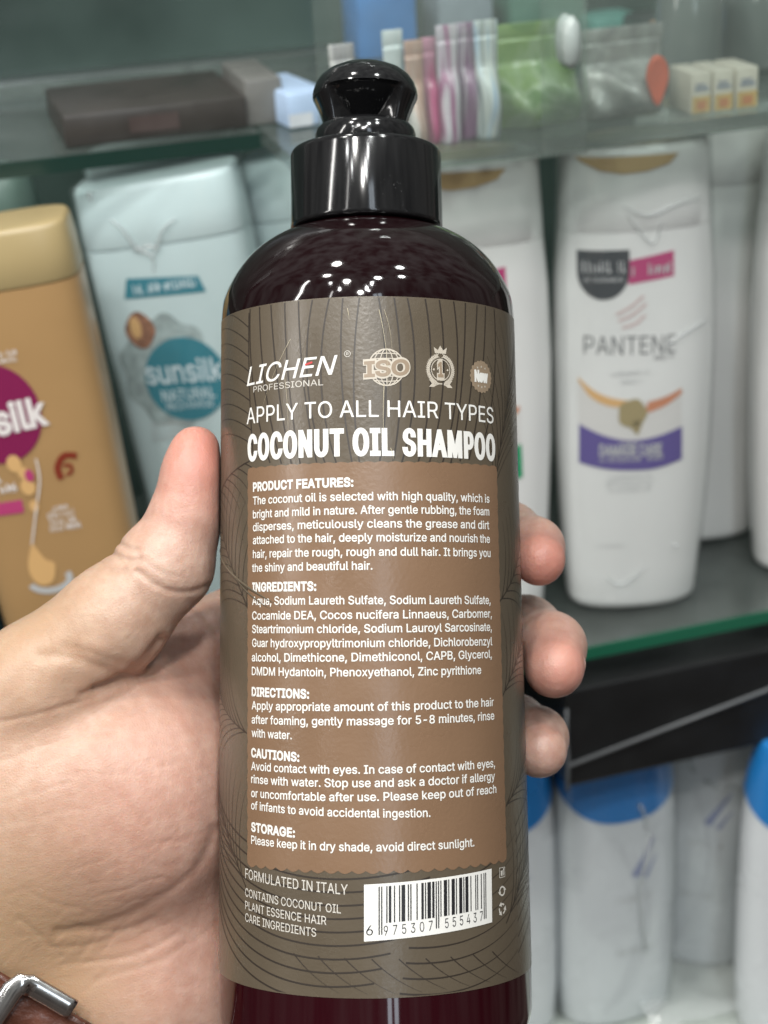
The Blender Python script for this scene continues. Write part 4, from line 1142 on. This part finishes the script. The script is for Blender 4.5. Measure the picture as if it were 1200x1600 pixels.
for y_, xa, xb, hh in ((798, 84, 104, .0022), (810, 76, 118, .0030), (820, 80, 120, .0026), (831, 80, 128, .0028)): u, v = F(xa, y_); u1, _ = F(xb, y_-6); scribble(a_, u, u1, v, hh)
GBB('small_lettering', a_, M['softwhite'], .0005)
a_ = Art(); a_.poly([F(-14, 788), F(34, 780), F(38, 800), F(-14, 808)]); GBB('ribbon', a_, M['crimson'], .0004)
a_ = Art(); a_.line([F(*v) for v in crv([(96, 748), (90, 730), (100, 712), (120, 712)], 4)], .0028, False); a_.line([F(*v) for v in crv([(104, 742), (112, 736), (110, 726), (100, 728)], 4)], .0014); GBB('swirl_mark', a_, mat('dark_red_print', (.20, .03, .015), .4), .0004)
a_ = Art(); a_.poly([F(*v) for v in crv([(50, 846), (70, 872), (86, 880), (84, 906), (66, 914), (50, 902), (44, 880), (50, 846)], 4)[:-1]]); GBB('drop_picture', a_, M['amber'], .0004)
a_ = Art()
for px_, py_, rr in ((22, 724, .0030), (44, 760, .0030), (36, 738, .0022), (54, 790, .0020)): x, z = F(px_, py_); a_.disc(x, z, rr, rr*1.3, 16)
GBB('flower_picture', a_, M['amber'], .0006)
a_ = Art(); x, z = F(46, 742); a_.disc(x, z, .0018, .0028, 14); GBB('petal', a_, M['crimson'], .0009)
a_ = Art(); a_.line([F(*v) for v in crv([(56, 716), (62, 750), (56, 800), (50, 850)], 4)], .0006); GBB('thread', a_, M['softwhite'], .0006)
a_ = Art(); x, z = F(78, 905); a_.ring(x, z, .0085, .0052, .0028, -2.9, .4, 20); GBB('dish_picture', a_, M['palegrey'], .0003)
tb = Vector((at_z(-40, 1010, Z0).x-.012, .672, Z0))
TB = flat_bottle('shampoo_bottle', tb, -12, -6, .033, .018, .215, .19, M['tealdeep'], M['tealdeep'], 'deep teal bottle barely showing at the left edge beside the golden brown one', GL)
# a pale green bottle in the back row
M['palegreen'] = vary(mat('pale_green_plastic', (.13, .19, .165), .35, .5), 30, .05, .05)
t_ = at_y(0, 250, .80)
sec = rnd_base(0, .026, .020, .004) + [(.12, .027, .021), (.165, .0265, .021), (.178, .022, .018), (.184, .018, .016)]
pg = Prod('lotion_bottle', Vector((t_.x-.004, .80, Z0)), -10, 0, sec, 2.2); tag(pg.root, 'pale green bottle with rounded cap at the back left behind the golden brown one', 'lotion bottle')
pg.part('body', sec, M['palegreen']); pg.part('cap', [(.1845, .020, .0165), (.20, .0195, .0162), (.212, .0165, .014), (.218, .009, .008), (.219, .003, .003)], M['palegreen'])

# ------------------------------------------------------------------ white bottles with blue caps in the compartment below
M['hswhite'] = vary(mat('cool_white_plastic', (.62, .645, .66), .28, .5, coat=.2), 25, .02, .05)
M['hsblue'] = vary(mat('blue_cap_plastic', (.014, .17, .46), .28, .5, coat=.2), 40, .05, .05)
M['navy_print'] = mat('navy_print', (.24, .27, .42), .4)
HSS = rnd_base(0, .0315, .0195, .006) + [(.03, .0328, .020), (.08, .0332, .0205), (.13, .0325, .0200), (.152, .031, .0195), (.172, .0285, .0185)]
def blue_cap_bottle(loc, rz, label, capz, deep=.017, wrap=False, lean=0):
    p = Prod('dandruff_shampoo_bottle', loc+Vector((0, 0, .031*abs(math.sin(R_(lean))))), rz, lean, HSS, 2.4); tag(p.root, label, 'shampoo bottle', 'white bottles with blue caps in the lower compartment')
    k = [s_ for s_ in HSS if s_[0] < capz+.002] + [(capz+.002,)+p.ab(capz+.002)]
    body = p.part('body', k, M['hswhite'])
    c0 = p.ab(capz)
    p.part('cap', [(capz, c0[0]+.0008, c0[1]+.0008), (capz+.012, p.ab(capz+.012)[0]+.0006, p.ab(capz+.012)[1]+.0006)] + rnd_top(.182, .0265, .0175, .004), M['hsblue'], zf=lambda u, v: -deep*max(0, -v)**1.5)
    a_ = Art(); a_.line([(.004, .100), (.008, .108), (.013, .118), (.015, .122)], .0045, True); a_.line([(.010, .098), (.014, .106), (.017, .110)], .0025, True); a_.build('logo_mark', p.surf, M['navy_print'], body, .0004, step=.003)
    for z_, h_ in ((.084, .005), (.050, .0035)):
        a_ = Art(); scribble(a_, -.006, .014, z_, h_); a_.build('small_lettering', p.surf, M['palegrey'], body, .0004, step=.003)
    a_ = Art(); a_.line(curve((-.012, .012), (-.004, .120), -.14, 20), .0016); a_.line(curve((-.006, .016), (.002, .116), -.14, 20), .0010); a_.build('groove_shade_lines', p.surf, mat('groove_shade_grey', (.52, .54, .56), .3), body, .0002, step=.003)  # flat grey lines, shade of the side recess put in as colour
    if wrap:
        sh = p.part('shrink_wrap', [(z, a+.0016, b+.0016) for z, a, b in HSS[2:]], M['wrap'])
        bm = bmesh.new()
        for pl in wrap: tube(bm, [p.surf(x, z, .0016) for x, z in pl], .0011, 8)
        obj('wrap_fold', bm, M['fold'], sh)
    return p
blue_cap_bottle(at_z(957, 1566, ZF), -2, 'white bottle with blue cap standing right of the dark gap under the fascia', .152, .017, [[(.006, .145), (.009, .138), (.010, .130)], [(.012, .125), (.006, .09), (.010, .05)]])
blue_cap_bottle(at_z(1075, 1478, ZF), -34, 'white wrapped bottle second from the dark gap, its cap hidden by the fascia', .170, .002, [[(-.016, .15), (-.010, .142), (-.006, .132)], [(.0, .128), (.01, .126), (.018, .127)]], 4)
blue_cap_bottle(at_z(1172, 1470, ZF), -30, 'white wrapped bottle third from the dark gap, with shiny folds in its film', .170, .002, [[(-.018, .12), (-.012, .124), (-.010, .118)], [(.004, .098), (.010, .108), (.010, .088), (.002, .080), (-.004, .078)], [(-.02, .07), (-.008, .045), (.006, .02)]], -4)
blue_cap_bottle(at_z(1240, 1590, ZF), -20, 'white bottle with blue cap cut off by the right edge of the photo', .150)
blue_cap_bottle(at_z(778, 1592, ZF), -14, 'white bottle with blue cap left of the dark gap, mostly behind the held bottle', .152)
# loose film lying over the compartment floor in front of the bottles
bm = bmesh.new(); g = []
for i in range(25):
    rowv = []
    for j in range(13):
        x = .30+.22*i/24; y = .628+.10*j/12
        rowv.append(bm.verts.new((x-.30, y-.628, .004+.006*abs(math.sin(i*.9+j*.5))*math.sin(i*.37+1)**2+.008*max(0, math.sin(j*.9+i*.2))+(.05*(j/12)**3 if j > 7 else 0))))
    g.append(rowv)
for i in range(24):
    for j in range(12): bm.faces.new((g[i][j], g[i+1][j], g[i+1][j+1], g[i][j+1]))
lf = obj('plastic_film', bm, film('loose_film', rough=.12, bump=.4, haze=.25), None); lf.location = (.30, .628, ZF)
tag(lf, 'crumpled sheet of clear plastic film on the pale floor of the lower compartment', 'plastic film')

# ------------------------------------------------------------------ goods on the upper shelf
def pack(name, a, b, Y, depth, m, label, cat, group=None, bev=.0015, rz=0, tilt=0):
    """box-like pack whose front face spans photo points a (bottom left) .. b (top right) at depth Y"""
    A, B = at_y(*a, Y), at_y(*b, Y); w_ = abs(B.x-A.x); hgt = max(B.z-ZU, .01)
    o = empty(name, ((A.x+B.x)/2, Y+depth/2, ZU+.0003), (R_(tilt), 0, R_(rz))); tag(o, label, cat, group)
    bm = bmesh.new(); box(bm, -w_/2, w_/2, -depth/2, depth/2, 0, hgt, bev); f = obj('carton', bm, m, o, True, sharp=30)
    o['w'] = w_; o['h'] = hgt; o['d'] = depth
    return o
def face(o, rects, m, name, off=.0003):
    w_, hgt, d_ = o['w'], o['h'], o['d']; a_ = Art()
    for x0, z0, x1, z1 in rects: a_.quad(-w_/2+w_*x0, hgt*z0, -w_/2+w_*x1, hgt*z1)
    return a_.build(name, lambda x, z, of: Vector((x, -d_/2-of, z)), m, o, off)
def pm(name, c, r=.4, **k): return vary(mat(name, c, r, **k), 60, .12, .08)
k1 = pack('carton', (104, 240), (385, 150), .712, .07, pm('brown_card', (.042, .038, .034)), 'dark brown carton lying on the upper shelf at the left', 'carton')
face(k1, [(.35, .25, .62, .75)], pm('brown_print', (.066, .05, .046)), 'printed_patch')
k2 = pack('carton', (388, 213), (440, 120), .714, .05, pm('grey_card', (.15, .15, .14)), 'small grey carton beside the dark brown one on the upper shelf', 'carton')
k3 = pack('carton', (442, 238), (505, 142), .70, .05, pm('ice_blue_card', (.42, .55, .74)), 'pale ice blue carton left of the pump head on the upper shelf', 'carton', rz=8)
face(k3, [(.0, .05, .55, .42)], pm('white_print_card', (.6, .64, .68)), 'printed_patch')
k4 = pack('carton', (560, 60), (648, -40), .84, .03, pm('royal_blue_card', (.05, .18, .45)), 'blue carton at the back of the upper shelf behind the pump head', 'carton')
# soft pouches
def pouch(name, a, b, Y, depth, m, label, cat, seed, group=None):
    A, B = at_y(*a, Y), at_y(*b, Y); w_ = B.x-A.x; hgt = B.z-ZU; rs = random.Random(seed)
    o = empty(name, ((A.x+B.x)/2, Y+depth/2, ZU+.0003)); tag(o, label, cat, group)
    bm = bmesh.new(); rings = []
    for k in range(22):
        t = k/21; puff = (math.sin(PI*min(t*1.25+.12, 1))**.7)*.5*depth+.0012 if t < .88 else .0012
        rings.append([Vector((p.x*(1+.012*math.sin(9*t+seed)), p.y*(1+.25*math.sin(p.x*260+t*7+seed)), p.z)) for p in se_ring(w_/2*(.97+.03*math.cos(t*5)), puff, 2.4, hgt*t, 48)])
    loft(bm, rings); obj('pouch_body', bm, m, o, True)
    bm = bmesh.new(); box(bm, -w_/2, w_/2, -.0008, .0008, hgt*.995, hgt+.006, .0004); obj('seal_strip', bm, m, o, True)
    return o
GS = 'slim foil sachets standing by the pump head'
def streaks(name, cols, sx=240, sz=16, seed=0):
    """printed foil: uneven upright streaks of the given colours"""
    m = mat(name, cols[0], .26, .5, coat=.3); t = m.node_tree; L = t.links.new; b = t.nodes['Principled BSDF']
    c = t.nodes.new('ShaderNodeTexCoord'); mp_ = t.nodes.new('ShaderNodeMapping'); mp_.inputs['Scale'].default_value = (sx, 20, sz); mp_.inputs['Location'].default_value = (seed*3.1, seed, seed*1.7)
    n = t.nodes.new('ShaderNodeTexNoise'); n.inputs['Scale'].default_value = 1; n.inputs['Detail'].default_value = 2; n.inputs['Distortion'].default_value = .5
    r = t.nodes.new('ShaderNodeValToRGB'); r.color_ramp.interpolation = 'EASE'; el = r.color_ramp.elements
    for i, cc in enumerate(cols):
        p_ = .34+.32*i/max(1, len(cols)-1)
        e_ = el[i] if i < 2 else el.new(p_)
        e_.position = p_; e_.color = (*cc, 1)
    L(c.outputs['Object'], mp_.inputs[0]); L(mp_.outputs[0], n.inputs['Vector']); L(n.outputs[0], r.inputs[0]); L(r.outputs[0], b.inputs['Base Color'])
    return m
for i, (xa, xb, yt, cs, lb) in enumerate(((514, 560, 96, ((.62, .60, .60), (.34, .32, .34), (.6, .6, .62)), 'white and grey slim sachet left of the pump head'),
        (600, 636, 74, ((.30, .50, .54), (.64, .68, .70), (.5, .6, .62)), 'pale aqua slim sachet just right of the pump head'),
        (634, 668, 90, ((.62, .52, .48), (.48, .30, .24), (.66, .62, .6)), 'peach slim sachet beside the aqua one'), (662, 688, 86, ((.50, .08, .22), (.55, .25, .36)), 'magenta slim sachet, narrowest in the row'),
        (686, 722, 66, ((.60, .54, .62), (.34, .10, .24), (.64, .60, .66), (.40, .16, .30)), 'lilac slim sachet with plum streaks'), (718, 750, 62, ((.52, .47, .56), (.24, .12, .22), (.66, .64, .68)), 'grey lilac slim sachet beside the pale blue one'), (746, 785, 58, ((.42, .54, .68), (.64, .68, .66), (.22, .26, .28), (.60, .66, .64)), 'pale blue and white slim sachet next to the green pouch'))):
    pouch('sachet', (xa, 0), (xb, yt), .634+.004*(i % 2), .012, streaks('sachet_foil', cs, 200, 14, i), lb, 'sachet', 11+i, GS)
gm = streaks('green_foil', ((.13, .23, .08), (.19, .30, .10), (.26, .36, .20), (.14, .25, .09)), 70, 60, 3)
pouch('refill_pouch', (786, 226), (926, 60), .640, .035, gm, 'bright green refill pouch standing at the middle of the upper shelf', 'pouch', 2)
cm = vary(mat('grey_clear_bag', (.25, .26, .25), .22, .5, coat=.4), 120, .35, .1, .8, 160)
bag = pouch('plastic_bag', (926, 214), (1060, 66), .640, .03, cm, 'grey see-through plastic bag with an orange red tag on the upper shelf', 'bag', 5)
q1 = at_y(1036, 128, .628)
bm = bmesh.new(); loft(bm, [[Vector((q1.x-bag.location.x+.0046*s_*math.cos(2*PI*k/24)*(1 if k < 13 else 1+.55*math.sin(2*PI*k/24)), yy, q1.z-ZU+.0095*s_*math.sin(2*PI*k/24)*(1 if k < 13 else 1.15))) for k in range(24)] for yy, s_ in ((-.0225, .85), (-.0228, 1), (-.0200, 1), (-.0197, .85))]); obj('tag', bm, mat('orange_red_tag', (.62, .10, .04), .4), bag)
GC = 'three small cartons at the right end of the upper shelf'
cmw = pm('cream_card', (.62, .58, .50))
for i, (xa, xb, lb) in enumerate(((1079, 1112, 'leftmost of the three small cream and ochre cartons, next to the grey bag'), (1114, 1147, 'middle one of the three small cream and ochre cartons'), (1149, 1186, 'rightmost of the three small cream and ochre cartons'))):
    s_ = pack('small_carton', (xa, 196-.07*(xa-1080)), (xb, 112-.12*(xa-1080)), .637, .022, cmw, lb, 'carton', GC, .0008)
    face(s_, [(.05, .02, .95, .42)], pm('ochre_print', (.55, .38, .14)), 'printed_patch'); face(s_, [(.25, .1, .75, .32)], pm('orange_print', (.50, .20, .08)), 'printed_spot', .0006)
    face(s_, [(.15, .56, .85, .64), (.2, .68, .7, .73)], pm('slate_print', (.25, .28, .36)), 'printed_line')
jm = mat('clear_grey_jar', (.13, .15, .145), .15, .5, coat=.5)
t_ = at_y(1178, 90, .72); sec = rnd_base(0, .022, .022, .004)+[(.030, .022, .022), (.036, .0195, .0195)]
pj = Prod('cream_jar', Vector((t_.x+.004, .72, ZU+.0003)), 0, 0, sec, 2); tag(pj.root, 'grey translucent jar with a lid behind the three small cartons', 'jar'); pj.part('jar_body', sec, jm); pj.part('lid', [(.0362, .021, .021), (.046, .021, .021)]+rnd_top(.050, .021, .021, .002), M['palegrey'])
t_ = at_y(1075, 120, .70); sec = rnd_base(0, .015, .015, .003)+[(.050, .015, .015), (.060, .008, .008)]
pj = Prod('small_bottle', Vector((t_.x, .70, ZU+.0003)), 0, 0, sec, 2); tag(pj.root, 'small clear grey bottle standing between the grey bag and the cartons', 'bottle'); pj.part('bottle_body', sec, jm); pj.part('cap', [(.0602, .009, .009), (.074, .0085, .0085), (.075, .006, .006)], M['trim'])
px_ = pack('carton', (1010, 130), (1130, 20), .80, .03, pm('dark_card', (.05, .06, .06)), 'dark carton with an orange and white top stripe at upper right', 'carton', rz=4)
face(px_, [(.0, .86, .5, .97)], pm('peach_stripe', (.55, .33, .20)), 'stripe'); face(px_, [(.5, .86, 1, .97)], pm('pale_stripe', (.6, .6, .58)), 'stripe')
px_ = pack('carton', (930, 150), (1006, 30), .83, .03, pm('aqua_card', (.10, .25, .22)), 'aqua green carton at the back of the upper shelf behind the grey bag', 'carton')
px_ = pack('carton', (800, 150), (915, -20), .85, .03, pm('green_card', (.07, .16, .12)), 'dull green carton at the back of the upper shelf behind the green pouch', 'carton')
px_ = pack('carton', (690, 150), (770, -20), .85, .03, pm('slate_card', (.22, .26, .30)), 'slate grey carton at the back of the upper shelf behind the sachets', 'carton')
